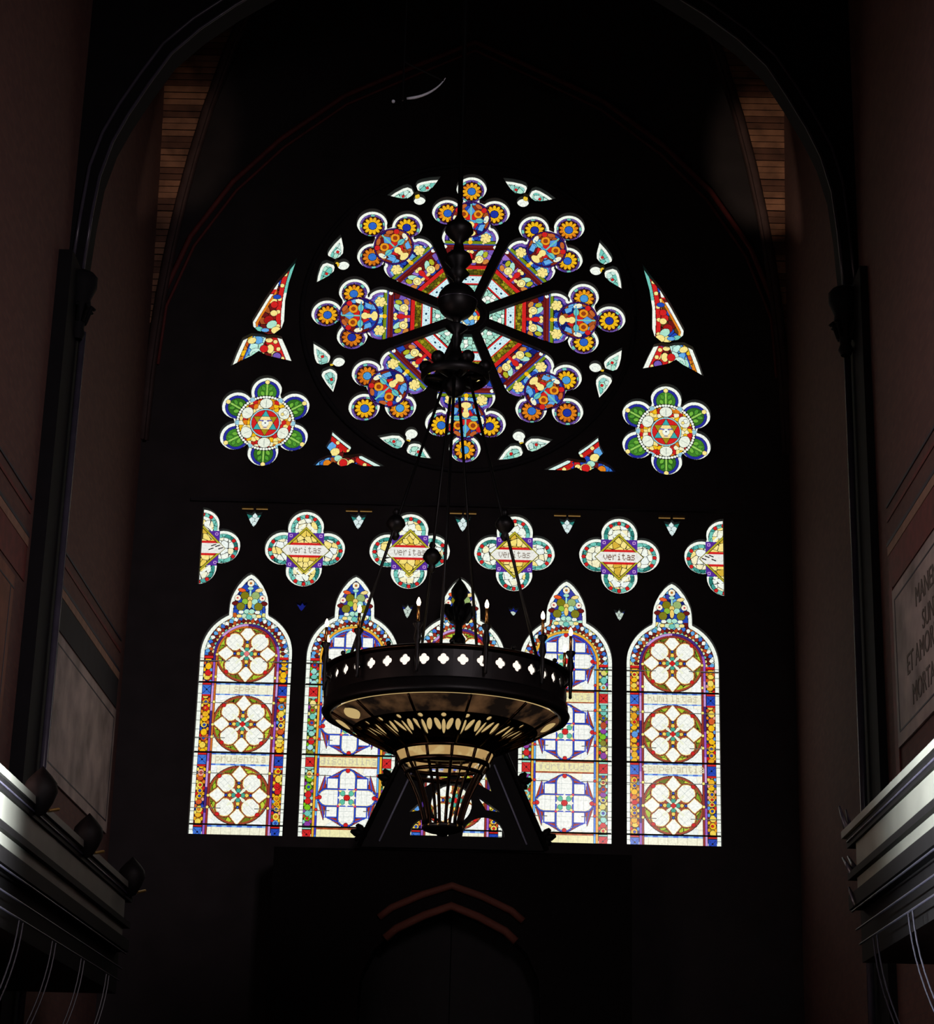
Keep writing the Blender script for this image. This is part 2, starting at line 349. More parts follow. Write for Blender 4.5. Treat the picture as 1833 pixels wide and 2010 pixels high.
# ---------------- rose ----------------
RC = 12.42
rose = window('great round wheel window of eight coloured petals above the lancets', 0, RC)
def petal_outline():
    P = [(-.05, .27), (-.34, .985)]
    # left base lobe, left lobe, tip lobe mirrored
    def arc(cx, cr, r, a0, a1, n=14): return [(cx+r*math.cos(math.radians(a0+(a1-a0)*i/n)), cr+r*math.sin(math.radians(a0+(a1-a0)*i/n))) for i in range(n+1)]
    L = arc(-.165, 1.115, .205, 215, 116) + arc(-.31, 1.475, .2, 283, 46, 20) + arc(0, 1.815, .2, 238, 90, 14)
    P += L
    R = [(-x, r) for x, r in L[::-1]] + [(.34, .985), (.05, .27)]
    return P+R[1:]
PO = petal_outline()
def petal(seed):
    R = random.Random(seed)
    cv = Cv(-.56, .56, .22, 2.07); d = cv.sd(PO); cv.keep = d > -.035
    X, Zr = cv.X, cv.Z
    cv.put(Zr < .47, LG); cv.mosaic(Zr < .47, [LG, (150, 210, 195), W_, LG], .06, .005, seed)
    def band(a, b, c): cv.put((Zr >= a) & (Zr < b), c)
    band(.462, .474, DK); band(.468, .492, RD)
    band(.492, .592, (206, 236, 242))
    for x in (-.06, .0, .06) if False else (-.045, .045): cv.disc(x, .542, .014, (20, 60, 90), 0)
    for x in (-.13, -.09, -.015, .015, .09, .13):
        for zz in (.515, .572): cv.disc(x, zz, .005, (40, 90, 110), 0)
    band(.588, .604, RD); band(.604, .69, OL)
    cv.mosaic((Zr >= .606) & (Zr < .688), [OL, (96, 88, 14), (160, 150, 30), (74, 70, 16)], .045, .004, seed+3)
    band(.69, .745, RD); band(.742, .748, DK)
    band(.748, .965, DB); cv.mosaic((Zr >= .748) & (Zr < .965), [PU, DB, BL, (150, 110, 200), MR], .08, .005, seed+5)
    for sg in (-1, 1):
        cv.disc(sg*.205, .80, .045, (206, 130, 60), rz=.03, rot=sg*.5); cv.disc(sg*.20, .90, .03, (178, 178, 40), rz=.045, rot=-sg*.3)
        cv.disc(sg*.125, .905, .032, LG, rz=.068, rot=-sg*.7); cv.disc(sg*.12, .828, .055, PY); cv.disc(sg*.125, .832, .026, (250, 240, 170), .004)
        cv.disc(sg*.05, .80, .03, PY, rz=.02)
        cv.disc(sg*.02, .935, .03, PY, rz=.025)
    cv.disc(0, .87, .036, RD, rz=.05); cv.rect(-.022, .022, .745, .84, RD)
    band(.963, 1.035, MR); band(.985, .992, (60, 10, 10)); band(1.008, 1.014, (150, 50, 40)); band(1.033, 1.039, DK)
    band(1.037, 1.052, BL); band(1.052, 1.094, (116, 140, 26)); band(1.092, 1.098, DK)
    top = Zr >= 1.098
    cv.put(top, DB); cv.mosaic(top & (Zr < 1.35), [LB, BL, (70, 120, 210), (120, 180, 235), DB], .09, .006, seed+7)
    m = top & (d < .075) & (d >= .035); cv.put(m, PU); cv.put(m & (np.floor(X*26) % 3 == 0), (88, 60, 150))
    cv.disc(0, 1.075, .03, YE, .004)
    cv.rect(-.022, .022, 1.10, 1.2, PY)
    for sg in (-1, 1):
        for k in range(6):
            a = k*PI/3+.4; cv.disc(sg*.2+.043*math.cos(a), 1.135+.043*math.sin(a), .029, PY, .004)
        cv.disc(sg*.2, 1.135, .03, PY, 0); cv.disc(sg*.07, 1.145, .035, R.choice([BL, LB]), rz=.04)
        cv.disc(sg*.17, 1.06, .014, PY, .003)
    # lobe roundels
    for (cx, cr) in ((-.305, 1.485), (.305, 1.485), (0, 1.81)):
        pal = [YE, (236, 170, 28), OR_, (200, 104, 24)]; base = R.choice([0, 0, 1, 2])
        cv.disc(cx, cr, .168, PU, .006); 
        for k in range(9):
            if R.random() < .4: cv.ring(cx, cr, .148, .168, (84, 60, 150), a0=40*k, a1=40*k+30)
        cv.ring(cx, cr, .142, .148, DK)
        for k in range(4):
            a = math.radians(90*k+45+R.uniform(-14, 14)); cv.disc(cx+.155*math.cos(a), cr+.155*math.sin(a), .026, TQ, .004)
        cv.disc(cx, cr, .138, (50, 18, 14), 0)
        n = 12
        for k in range(n):
            a = 2*PI*k/n; cv.disc(cx+.092*math.cos(a), cr+.092*math.sin(a), .034, pal[max(0, min(3, base+R.choice([0, 0, 1])))], .003, rz=.021, rot=a)
        cv.disc(cx, cr, .072, pal[base], 0); cv.disc(cx, cr, .052, R.choice([(50, 110, 200), (30, 50, 160), (72, 150, 214), (44, 96, 196)]), .006)
    # central medallion
    cm = 1.405; cv.disc(0, cm, .255, (70, 24, 110), .008); cv.ring(0, cm, .236, .243, DK)
    q = np.hypot(X, Zr-cm) < .236; cv.put(q, MR)
    cv.mosaic(q, [MR, BR, (130, 44, 26), DB, BL, LB, BR], .085, .006, seed+11)
    for sg in (-1, 1):
        cv.poly([(0, cm), (sg*.13, cm-.02), (sg*.14, cm+.08), (0, cm+.07)], RD, .004, q)
        cv.disc(sg*.095, cm+.075, .058, (232, 150, 30), .005); cv.disc(sg*.095, cm+.075, .026, (150, 60, 20), .003)
        cv.disc(sg*.17, cm+.13, .035, RD, .004); cv.disc(sg*.1, cm+.185, .05, (190, 96, 44), .004, rz=.026, rot=-sg*.6)
        cv.disc(sg*.11, cm-.02, .05, TQ, .004, rz=.036); cv.disc(sg*.2, cm, .03, (240, 238, 206), .004, rz=.055, rot=-sg*.3)
        cv.poly([(sg*.02, cm-.05), (sg*.1, cm-.06), (sg*.05, cm-.14)], RD, .004, q)
        cv.poly([(sg*.12, cm-.08), (sg*.19, cm-.07), (sg*.15, cm-.17), (sg*.09, cm-.15)], LB, .004, q)
    cv.poly([(0, cm+.2), (.055, cm+.12), (0, cm+.05), (-.055, cm+.12)], (86, 150, 220), .004)
    cv.rect(-.012, .012, cm-.01, cm+.225, TQ); cv.rect(-.2, .2, cm-.028, cm-.016, (60, 150, 200), q)
    cv.disc(0, cm-.075, .045, PY, .004); cv.disc(0, cm-.12, .03, PY, 0, rz=.04)
    cv.disc(0, cm-.2, .065, PY, .005, rz=.04); cv.disc(0, cm-.17, .03, PY, 0)
    # white fillet
    m = (d < .04) & (Zr > 1.06) & (np.hypot(X, Zr-cm) > .262); cv.put(m, W_); cv.put(m & (d > .034), DK)
    for sg in (-1, 1): cv.disc(sg*.325, 1.005, .024, W_, .003)
    return cv
for k in range(8):
    a = math.radians(90-45*k); ux, uz = math.cos(a), math.sin(a); tx, tz = uz, -ux
    pl = lambda t, r, ux=ux, uz=uz, tx=tx, tz=tz: (t*tx+r*ux, RC+t*tz+r*uz)
    if uz < -.9:  # keep the lowest petal's glass unmirrored
        pass
    petal(k+1).build('petal_light', rose, pl)
    hole([pl(t, r) for t, r in PO])
# hub light
cv = Cv(-.17, .17, RC-.17, RC+.17); q = np.hypot(cv.X, cv.Z-RC); cv.keep = q < .165
cv.put(q < .2, PY); cv.mosaic(q < .16, [PY, W_, PY, LB, CR], .07, .005, 3)
cv.ring(0, RC, .125, .17, RD); cv.ring(0, RC, .119, .125, DK)
for k in range(6):
    a = PI/3*k; cv.disc(.145*math.cos(a), RC+.145*math.sin(a), .032, YE, .004)
cv.poly([(-.09, RC), (-.02, RC-.09), (.03, RC-.07), (-.03, RC+.03)], LB)
cv.build('hub_light', rose); hole(circ(0, RC, .15))
# winged lights between the petals
def bird():
    wing = [(.025, 1.895), (.03, 1.99), (.07, 2.03), (.13, 2.035), (.25, 2.015), (.375, 1.975), (.30, 1.92), (.22, 1.865), (.14, 1.835), (.08, 1.85), (.05, 1.87)]
    return wing
WG = bird(); WGL = [(-x, r) for x, r in WG[::-1]]; BC = circ(0, 1.765, .08, n=24)
BO = [(x, r) for x, r in BC]
for k in range(8):
    a = math.radians(67.5-45*k); ux, uz = math.cos(a), math.sin(a); tx, tz = uz, -ux
    pl = lambda t, r, ux=ux, uz=uz, tx=tx, tz=tz: (t*tx+r*ux, RC+t*tz+r*uz)
    cv = Cv(-.40, .40, 1.68, 2.06); cv.put(cv.X > -9, W_)
    m = np.zeros(cv.X.shape, bool)
    for wgp in (WG, WGL):
        d = cv.sd(wgp); cv.mosaic(d > .036, [TQ, LG, (150, 210, 200), (200, 232, 222)], .07, .005, k); cv.put((d > .032) & (d < .037), (150, 170, 164)); m |= d > -.02
    for sg in (-1, 1): cv.disc(sg*.17, 1.93, .018, RD, .004)
    d = cv.sd(BO); m |= d > -.02; cv.ring(0, 1.765, .036, .040, (200, 208, 208))
    cv.disc(0, 1.868, .036, (230, 190, 50), .004); m |= np.hypot(cv.X, cv.Z-1.865) < .06
    cv.keep = m; cv.build('winged_light', rose, pl)
    J = circ(0, 1.862, .04, n=18)
    for P in (WG, WGL): hole([pl(t, r) for t, r in P])
    hole([pl(t, r) for t, r in ([(.03, 1.885), (-.03, 1.885), (-.036, 1.86), (-.032, 1.846)] + circ(0, 1.765, .08, 116, 424, 24) + [(.032, 1.846), (.036, 1.86)])])
# ---------------- the big curved triangles left and right, the corner lights ----------------
UP = [(-2.227, 13.188), (-2.34, 13.02), (-2.47, 12.85), (-2.60, 12.62), (-2.70, 12.42), (-2.761, 12.296), (-2.748, 12.2), (-2.68, 12.135), (-2.60, 12.118), (-2.56, 12.09), (-2.47, 12.10), (-2.38, 12.18), (-2.353, 12.28), (-2.355, 12.56), (-2.32, 12.82)]
LO = [(-3.0, 11.64), (-2.935, 11.86), (-2.871, 12.038), (-2.76, 12.10), (-2.64, 12.095), (-2.56, 12.075), (-2.47, 12.09), (-2.374, 12.065), (-2.31, 11.93), (-2.225, 11.727), (-2.40, 11.765), (-2.55, 11.80), (-2.652, 11.86), (-2.74, 11.79), (-2.87, 11.72)]
for sg, nm in ((1, 'left'), (-1, 'right')):
    win = window('tall curved triangular light at the %s of the wheel window' % nm, -sg*2.6, 12.3)
    fx = lambda P: [(sg*x, z) for x, z in P]
    for P, part in ((UP, 'upper_light'), (LO, 'lower_light')):
        xs = [p[0]*sg for p in P]; zs = [p[1] for p in P]
        cv = Cv(min(xs)-.03, max(xs)+.03, min(zs)-.03, max(zs)+.03); d = cv.sd(fx(P)); cv.keep = d > -.025
        cv.mosaic(cv.keep, [MR, RD, (130, 30, 24), BL, (96, 60, 20), PY, BR, MR], .095, .008, 5 if part[0] == 'u' else 9)
        if part[0] == 'u':
            # inner (rose side) strip: white/turquoise then red with yellow beads
            rr = np.hypot(cv.X, cv.Z-RC)
            cv.put(rr < 2.475, RD); cv.put((rr > 2.47) & (rr < 2.478), DK); cv.put(rr < 2.412, DK)
            for zz in (12.25, 12.45, 12.63, 12.82, 12.98): cv.disc(-sg*math.sqrt(max(0, 2.445**2-(zz-RC)**2)), zz, .026, PY, .005)
            cv.put(rr < 2.405, W_); cv.put((rr < 2.405) & (cv.Z > 12.72), TQ)
            ex = -sg*cv.X   # outer strips
            q = (d < .03) & (rr > 2.5) & (cv.Z > 12.22) & (cv.Z < 12.95); cv.put(q & (np.abs(cv.Z-12.73) > .035), W_)
            q = (d >= .036) & (d < .06) & (rr > 2.5) & (cv.Z > 12.22); cv.put(q, OR_)
            cv.disc(-sg*2.56, 12.33, .06, (160, 24, 24)); cv.disc(-sg*2.5, 12.55, .045, RD); cv.disc(-sg*2.47, 12.66, .05, BL, rz=.03); cv.disc(-sg*2.5, 12.43, .045, PY, rz=.04)
            cv.disc(-sg*2.52, 12.27, .07, LG, rz=.05, rot=.6); cv.disc(-sg*2.46, 12.19, .06, PY, rz=.05); cv.disc(-sg*2.68, 12.2, .05, TQ, rz=.035); cv.disc(-sg*2.6, 12.19, .05, LB, rz=.025)
        else:
            rr = np.hypot(cv.X, cv.Z-RC)
            e = np.abs(cv.X) - (2.985-(cv.Z-11.66)*.34)
            cv.put(e > -.16, BL); cv.mosaic((e > -.26) & (e <= -.1), [LG, LB, (190, 235, 225), LB], .1, .006, 4)
            cv.put(e > -.1, BL); cv.put(e > -.085, DK); cv.mosaic(e > -.08, [OR_, YE, (200, 80, 30)], .07, .006, 2); cv.put(e > -.035, DK); cv.put(e > -.028, W_)
            cv.disc(-sg*2.70, 11.86, .075, (200, 238, 226), .006); cv.disc(-sg*2.72, 11.85, .035, LG, .004)
            g = np.abs(cv.X) - (2.225+(cv.Z-11.72)*.43)
            cv.put(g < .14, RD); cv.put(g < .062, DK); cv.put(g < .055, W_)
            for zz in (11.80, 11.93, 12.03): cv.disc(-sg*(2.225+(zz-11.72)*.43+.1), zz, .026, PY)
            cv.disc(-sg*2.43, 11.83, .05, PU, .012); cv.disc(-sg*2.52, 11.93, .045, PY, rz=.06); cv.disc(-sg*2.60, 11.93, .05, RD); cv.disc(-sg*2.76, 12.04, .055, PY, rz=.04, rot=.4); cv.disc(-sg*2.54, 12.05, .045, PY, rz=.03)
        cv.build(part, win); hole(fx(P))
C1 = [(-1.671, 10.805), (-1.55, 10.70), (-1.43, 10.61), (-1.425, 10.56), (-1.45, 10.515), (-1.50, 10.50), (-1.52, 10.47), (-1.43, 10.475), (-1.35, 10.49), (-1.29, 10.495), (-1.15, 10.42), (-.99, 10.335), (-1.28, 10.33), (-1.40, 10.375), (-1.46, 10.335), (-1.54, 10.32), (-1.60, 10.36), (-1.64, 10.38), (-1.70, 10.33), (-1.893, 10.325), (-1.82, 10.41), (-1.72, 10.46), (-1.66, 10.47), (-1.69, 10.53), (-1.74, 10.58), (-1.69, 10.68)]
for sg, nm in ((1, 'left'), (-1, 'right')):
    win = window('small red and blue corner light below the wheel window, %s side' % nm, -sg*1.45, 10.5)
    P = [(sg*x, z) for x, z in C1]; xs = [p[0] for p in P]
    cv = Cv(min(xs)-.03, max(xs)+.03, 10.28, 10.84); d = cv.sd(P); cv.keep = d > -.022
    cv.mosaic(cv.keep, [MR, RD, BR, MR, LG, BL], .08, .007, 12)
    aX = np.abs(cv.X)
    cv.put((aX > 1.72) & (cv.Z < 10.47), BL); cv.mosaic((aX > 1.68) & (cv.Z < 10.47), [BL, LB, (50, 110, 200)], .07, .006, 1); cv.disc(-sg*1.72, 10.385, .05, OR_)
    cv.disc(-sg*1.68, 10.60, .05, LB, rz=.09, rot=-sg*.5); cv.disc(-sg*1.63, 10.545, .06, PY, rz=.05, rot=.5); cv.disc(-sg*1.585, 10.46, .05, LG, rz=.04)
    cv.disc(-sg*1.52, 10.385, .075, PY); cv.disc(-sg*1.52, 10.40, .05, RD); cv.disc(-sg*1.42, 10.42, .035, PY, rz=.028)
    for p, q_ in (((1.67, 10.805), (1.43, 10.61)), ((1.30, 10.495), (.99, 10.33))):
        a_, b_ = (-sg*p[0], p[1]), (-sg*q_[0], q_[1])
        n_ = (-sg*-.028, -.036)
        cv.line((a_[0]-sg*.03, a_[1]-.055), (b_[0]-sg*.03, b_[1]-.055), .07, (196, 30, 26))
        cv.line((a_[0], a_[1]-.014), (b_[0], b_[1]-.014), .062, DK); cv.line((a_[0], a_[1]-.008), (b_[0], b_[1]-.008), .05, (214, 240, 232))
    for bx, bz in ((1.60, 10.69), (1.46, 10.58), (1.25, 10.40), (1.12, 10.34)): cv.disc(-sg*bx, bz-.02, .024, PY)
    cv.build('corner_light', win); hole(P)
# ---------------- hexafoils ----------------
for sg, nm in ((-1, 'left'), (1, 'right')):
    hx, hz = sg*2.528, 10.915
    win = window('six-lobed round light with a six-pointed star, %s of the wheel window' % nm, hx, hz)
    O = foil(hx, hz, 6, .415, .197, 90)
    cv = Cv(hx-.65, hx+.65, hz-.65, hz+.65); d = cv.sd(O); cv.keep = d > -.03; q = np.hypot(cv.X-hx, cv.Z-hz)
    cv.put(d > -1, W_); cv.put(d > .036, DK); cv.put(d > .041, (40, 44, 150)); cv.put(d > .072, DK)
    for k in range(6):
        a = math.radians(90+60*k); c_, s_ = math.cos(a), math.sin(a); m = (d > .076) & (q > .3)
        lx, lz = hx+.43*c_, hz+.43*s_; near = np.hypot(cv.X-lx, cv.Z-lz) < .15
        g = DG if k % 2 else (62, 128, 40); cv.put(m & near, g)
        for e in (-1, 1):
            for rr_, tt in ((.40, .055), (.47, .045)):
                cv.disc(hx+rr_*c_-e*tt*s_, hz+rr_*s_+e*tt*c_, .034, (110, 176, 60) if rr_ < .45 else (80, 150, 50), .004, clip=m, rz=.022, rot=a+e*.6)
        cv.line((lx-.09*c_, lz-.09*s_), (lx+.08*c_, lz+.08*s_), .022, (150, 200, 90), m)
        cv.disc(hx+.555*c_, hz+.555*s_, .028, PY, .005)
    cv.put(q < .375, DK)
    n = 60
    for k in range(n):
        a = 2*PI*k/n; cv.disc(hx+.352*math.cos(a), hz+.352*math.sin(a), .0165, W_, 0)
    for k in range(6):
        a = math.radians(60+60*k); cv.disc(hx+.352*math.cos(a), hz+.352*math.sin(a), .03, (150, 200, 220), .004)
    cv.put(q < .33, RD); cv.mosaic(q < .33, [RD, OR_, YE, PY, (180, 40, 30), CR], .055, .004, 6)
    for k in range(6):
        a = math.radians(30+60*k+0); x_, z_ = hx+.265*math.cos(a), hz+.265*math.sin(a)
        cv.disc(x_, z_, .066, (232, 238, 222), .006, rz=.078, rot=a)
        cv.line((x_-.05*math.cos(a), z_-.05*math.sin(a)), (x_+.04*math.cos(a), z_+.04*math.sin(a)), .006, (170, 180, 170))
        a2 = math.radians(60*k+90); cv.disc(hx+.285*math.cos(a2), hz+.285*math.sin(a2), .028, W_, .004); cv.disc(hx+.245*math.cos(a2), hz+.245*math.sin(a2), .02, PY, .003)
    cv.disc(hx, hz, .19, (158, 214, 226), .006); cv.disc(hx, hz, .172, RD, .004)
    T1 = [(hx+.17*math.cos(math.radians(a)), hz+.17*math.sin(math.radians(a))) for a in (90, 210, 330)]
    T2 = [(hx+.17*math.cos(math.radians(a)), hz+.17*math.sin(math.radians(a))) for a in (270, 30, 150)]
    cv.poly(T1, (60, 168, 170)); cv.poly(T2, (160, 140, 24))
    cv.poly([(hx+.098*math.cos(math.radians(a)), hz+.098*math.sin(math.radians(a))) for a in range(0, 360, 60)], (246, 222, 150))
    cv.disc(hx, hz-.005, .045, W_, .003); cv.disc(hx, hz, .01, (30, 30, 60), 0)
    for e in (-1, 1): cv.line((hx+e*.03, hz+.03), (hx+e*.075, hz+.035), .018, (96, 90, 170))
    cv.line((hx-.02, hz-.06), (hx+.02, hz-.06), .014, (96, 90, 170))
    cv.build('hexafoil_light', win); hole(O)
# ---------------- quatrefoil row ----------------
SP = 1.2865*1.0045
QZ = 9.243
def qfoil(k):
    cx = (k-.5)*SP
    O = foil(cx, QZ, 4, .272, .225, 90)
    # insert the little square shoulders between lobes
    cut = None
    if k == -2: cut = (-3.222, 9)
    if k == 3: cut = (-9, 3.222)
    cv = Cv(max(cx-.56, cut[0]-.02 if cut else -9), min(cx+.56, cut[1]+.02 if cut else 9), QZ-.56, QZ+.56)
    sq = [(cx-.222, QZ-.222), (cx+.222, QZ-.222), (cx+.222, QZ+.222), (cx-.222, QZ+.222)]
    d = np.maximum(cv.sd(O), cv.sd(sq)); cv.keep = d > -.03
    cv.put(d > -1, W_); dl = cv.sd(O)
    for (ux, uz) in ((1, 0), (-1, 0), (0, 1), (0, -1)):
        lx, lz = cx+.272*ux, QZ+.272*uz; q = np.hypot(cv.X-lx, cv.Z-lz); m = (((cv.X-cx)*ux+(cv.Z-QZ)*uz) > .2) & (q < .19)
        cv.put(m, DK); m2 = m & (q < .186); cv.mosaic(m2, [TQ, (80, 170, 165), TQD, TQ, (60, 150, 140)], .075, .005, k+9)
        for a in (-75, -38, 0, 38, 75):
            b = math.atan2(uz, ux)+math.radians(a); cv.disc(lx+.165*math.cos(b), lz+.165*math.sin(b), .022 if a in (0, -38, 38) else .001, RD, .005 if a in (0, -38, 38) else 0)
        m3 = m & (q < .142); cv.put(m3, DK); cv.mosaic(m3 & (q < .138), [W_, (240, 240, 214), (236, 244, 240), PY, CR, W_], .085, .006, k+3)
    c0 = (np.abs(cv.X-cx) < .225) & (np.abs(cv.Z-QZ) < .225)
    cv.put(c0, (84, 44, 150)); 
    for e in (-1, 1):
        for g in (-1, 1): cv.ring(cx+e*.185, QZ+g*.185, .012, .022, LP)
        cv.disc(cx, QZ+e*.215, .04, LP, .003, rz=.02)
    L = [(cx-.30, QZ), (cx, QZ+.30), (cx+.30, QZ), (cx, QZ-.30)]
    cv.poly(L, (176, 166, 40), .006)
    for e in (-1, 1):   # pieces flanking diamond tips
        for g in (-1, 1):
            cv.line((cx+e*.03, QZ+g*.325), (cx+e*.12, QZ+g*.235), .028, W_)
    D = cv.sd(L); m = (D > .02); cv.put(m, DK); m = D > .026
    cv.mosaic(m, [PY, (236, 206, 90), (244, 222, 120), PY, (214, 176, 60)], .085, .006, k+21)
    cv.put(c0 & (np.abs(cv.Z-QZ) < .095) & (D > .026), RD)
    b = (np.abs(cv.Z-QZ) < .066) & (D > .004); cv.put(b, (232, 232, 226))
    if k in (-2, 3):
        for dx, dz in ((.18, .02), (.1, -.02), (.13, .03), (.22, -.01)):
            cv.line((cx+(dx if k < 0 else -dx), QZ+dz), (cx+(dx+.05 if k < 0 else -dx-.05), QZ+dz+.02), .014, (40, 36, 34))
    else: lettering(cv, 'veritas', cx, QZ-.004, .40, .10, (150, 140, 130) if k != 2 else (120, 84, 70))
    return cv, O, cx, cut
QL = {-2: 'cut half of a quatrefoil light at the far left of the row', -1: 'quatrefoil light above the gap between first and second lancets from the left', 0: 'quatrefoil light above the gap between the second and middle lancets',
      1: 'quatrefoil light crossed by a chandelier rod with a knob', 2: 'quatrefoil light above the gap between the two rightmost lancets', 3: 'cut half of a quatrefoil light at the far right of the row'}
for k in range(-2, 4):
    cv, O, cx, cut = qfoil(k)
    win = window(QL[k], max(-3.1, min(3.1, cx)), QZ); cv.build('quatrefoil_light', win)
    sq = .205
    O2 = []
    if cut:
        cx_ = cut[0] if cut[0] > -9 else cut[1]; sg = 1 if cut[0] > -9 else -1
        ins = lambda p: sg*(p[0]-cx_) > 0
        for i in range(len(O)):
            p, q = O[i], O[(i+1) % len(O)]
            if ins(p): O2.append(p)
            if ins(p) != ins(q):
                t_ = (cx_-p[0])/(q[0]-p[0]); O2.append((cx_, p[1]+(q[1]-p[1])*t_))
    else: O2 = O
    hole(O2)
def droplet(cx, ztop, hw, h, kind, lab):
    win = window(lab, cx, ztop-h/2)
    P = [(cx-hw, ztop), (cx-.3*hw, ztop-.02), (cx, ztop+.015), (cx+.3*hw, ztop-.02), (cx+hw, ztop), (cx+.25*hw, ztop-h*.85), (cx, ztop-h), (cx-.25*hw, ztop-h*.85)]
    cv = Cv(cx-hw-.02, cx+hw+.02, ztop-h-.02, ztop+.04); d = cv.sd(P); cv.keep = d > -.015
    cv.put(d > -1, TQD if kind == 0 else DB)
    wc = (214, 232, 232) if kind == 0 else (190, 206, 196)
    if kind == 3: pass
    elif kind != 2:
        for x, z, r in ((0, -.015, .032), (-.036, -.075, .036), (.036, -.075, .036), (0, -.12, .03), (0, -.16, .022)):
            cv.disc(cx+x, ztop+z*h/.18, r, wc, .004, rz=r*1.15)
    else:
        cv.disc(cx-.01, ztop-.07, .045, wc, .003, rz=.04)
    cv.build('glass', win); hole(P)
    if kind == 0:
        cv = Cv(cx-.175, cx+.175, 9.715, 9.78); cv.put(cv.X > -9, (128, 96, 50)); cv.build('lit_lip_strip', win)  # amber glass added in place of the daylit reveal lip
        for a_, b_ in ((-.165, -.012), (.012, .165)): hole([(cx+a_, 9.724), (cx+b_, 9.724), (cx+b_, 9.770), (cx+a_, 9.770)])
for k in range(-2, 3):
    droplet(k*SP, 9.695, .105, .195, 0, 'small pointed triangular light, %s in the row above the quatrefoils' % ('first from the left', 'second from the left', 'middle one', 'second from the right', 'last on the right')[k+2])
for k, kd in ((-1, 1), (0, 1), (1, 2), (2, 1)):
    droplet((k-.5)*SP, 8.545, .075, .17 if k == 0 else .14 if k == 2 else .11, (3, 1, 2, 1)[k+1], 'tiny blue-cornered droplet light between lancets, %s from the left' % ('first', 'second', 'third', 'fourth')[k+1])
# ---------------- lancets ----------------
def lancet_outline(cx):
    r = .56; zc = 7.88; P = [(cx-.558, 5.68), (cx-.56, zc)]
    a = 180
    while True:
        a -= 6
        x = r*math.cos(math.radians(a)); z = r*math.sin(math.radians(a))
        if abs(x) < .25: break
        P.append((cx+x, zc+z))
    P.append((cx-.243, zc+math.sqrt(r*r-.243**2)))
    # pointed head: slight bulge then arcs to the apex
    H = [(-.242, 8.45), (-.238, 8.53), (-.225, 8.60), (-.195, 8.68), (-.15, 8.765), (-.09, 8.845), (-.04, 8.89), (0, 8.91)]
    P += [(cx+x, z) for x, z in H]
    return P+[(2*cx-x, z) for x, z in P[::-1][1:]]
YPAL = [YE, (226, 160, 30), YE, OR_, RD, (236, 214, 100), (206, 90, 40), BL, (90, 150, 220), (230, 160, 140)]
TPAL = [(150, 214, 200), TQ, (220, 210, 110), (130, 130, 40), (120, 190, 30), (180, 70, 40), (140, 60, 160), (236, 220, 140), (170, 220, 215), RD]
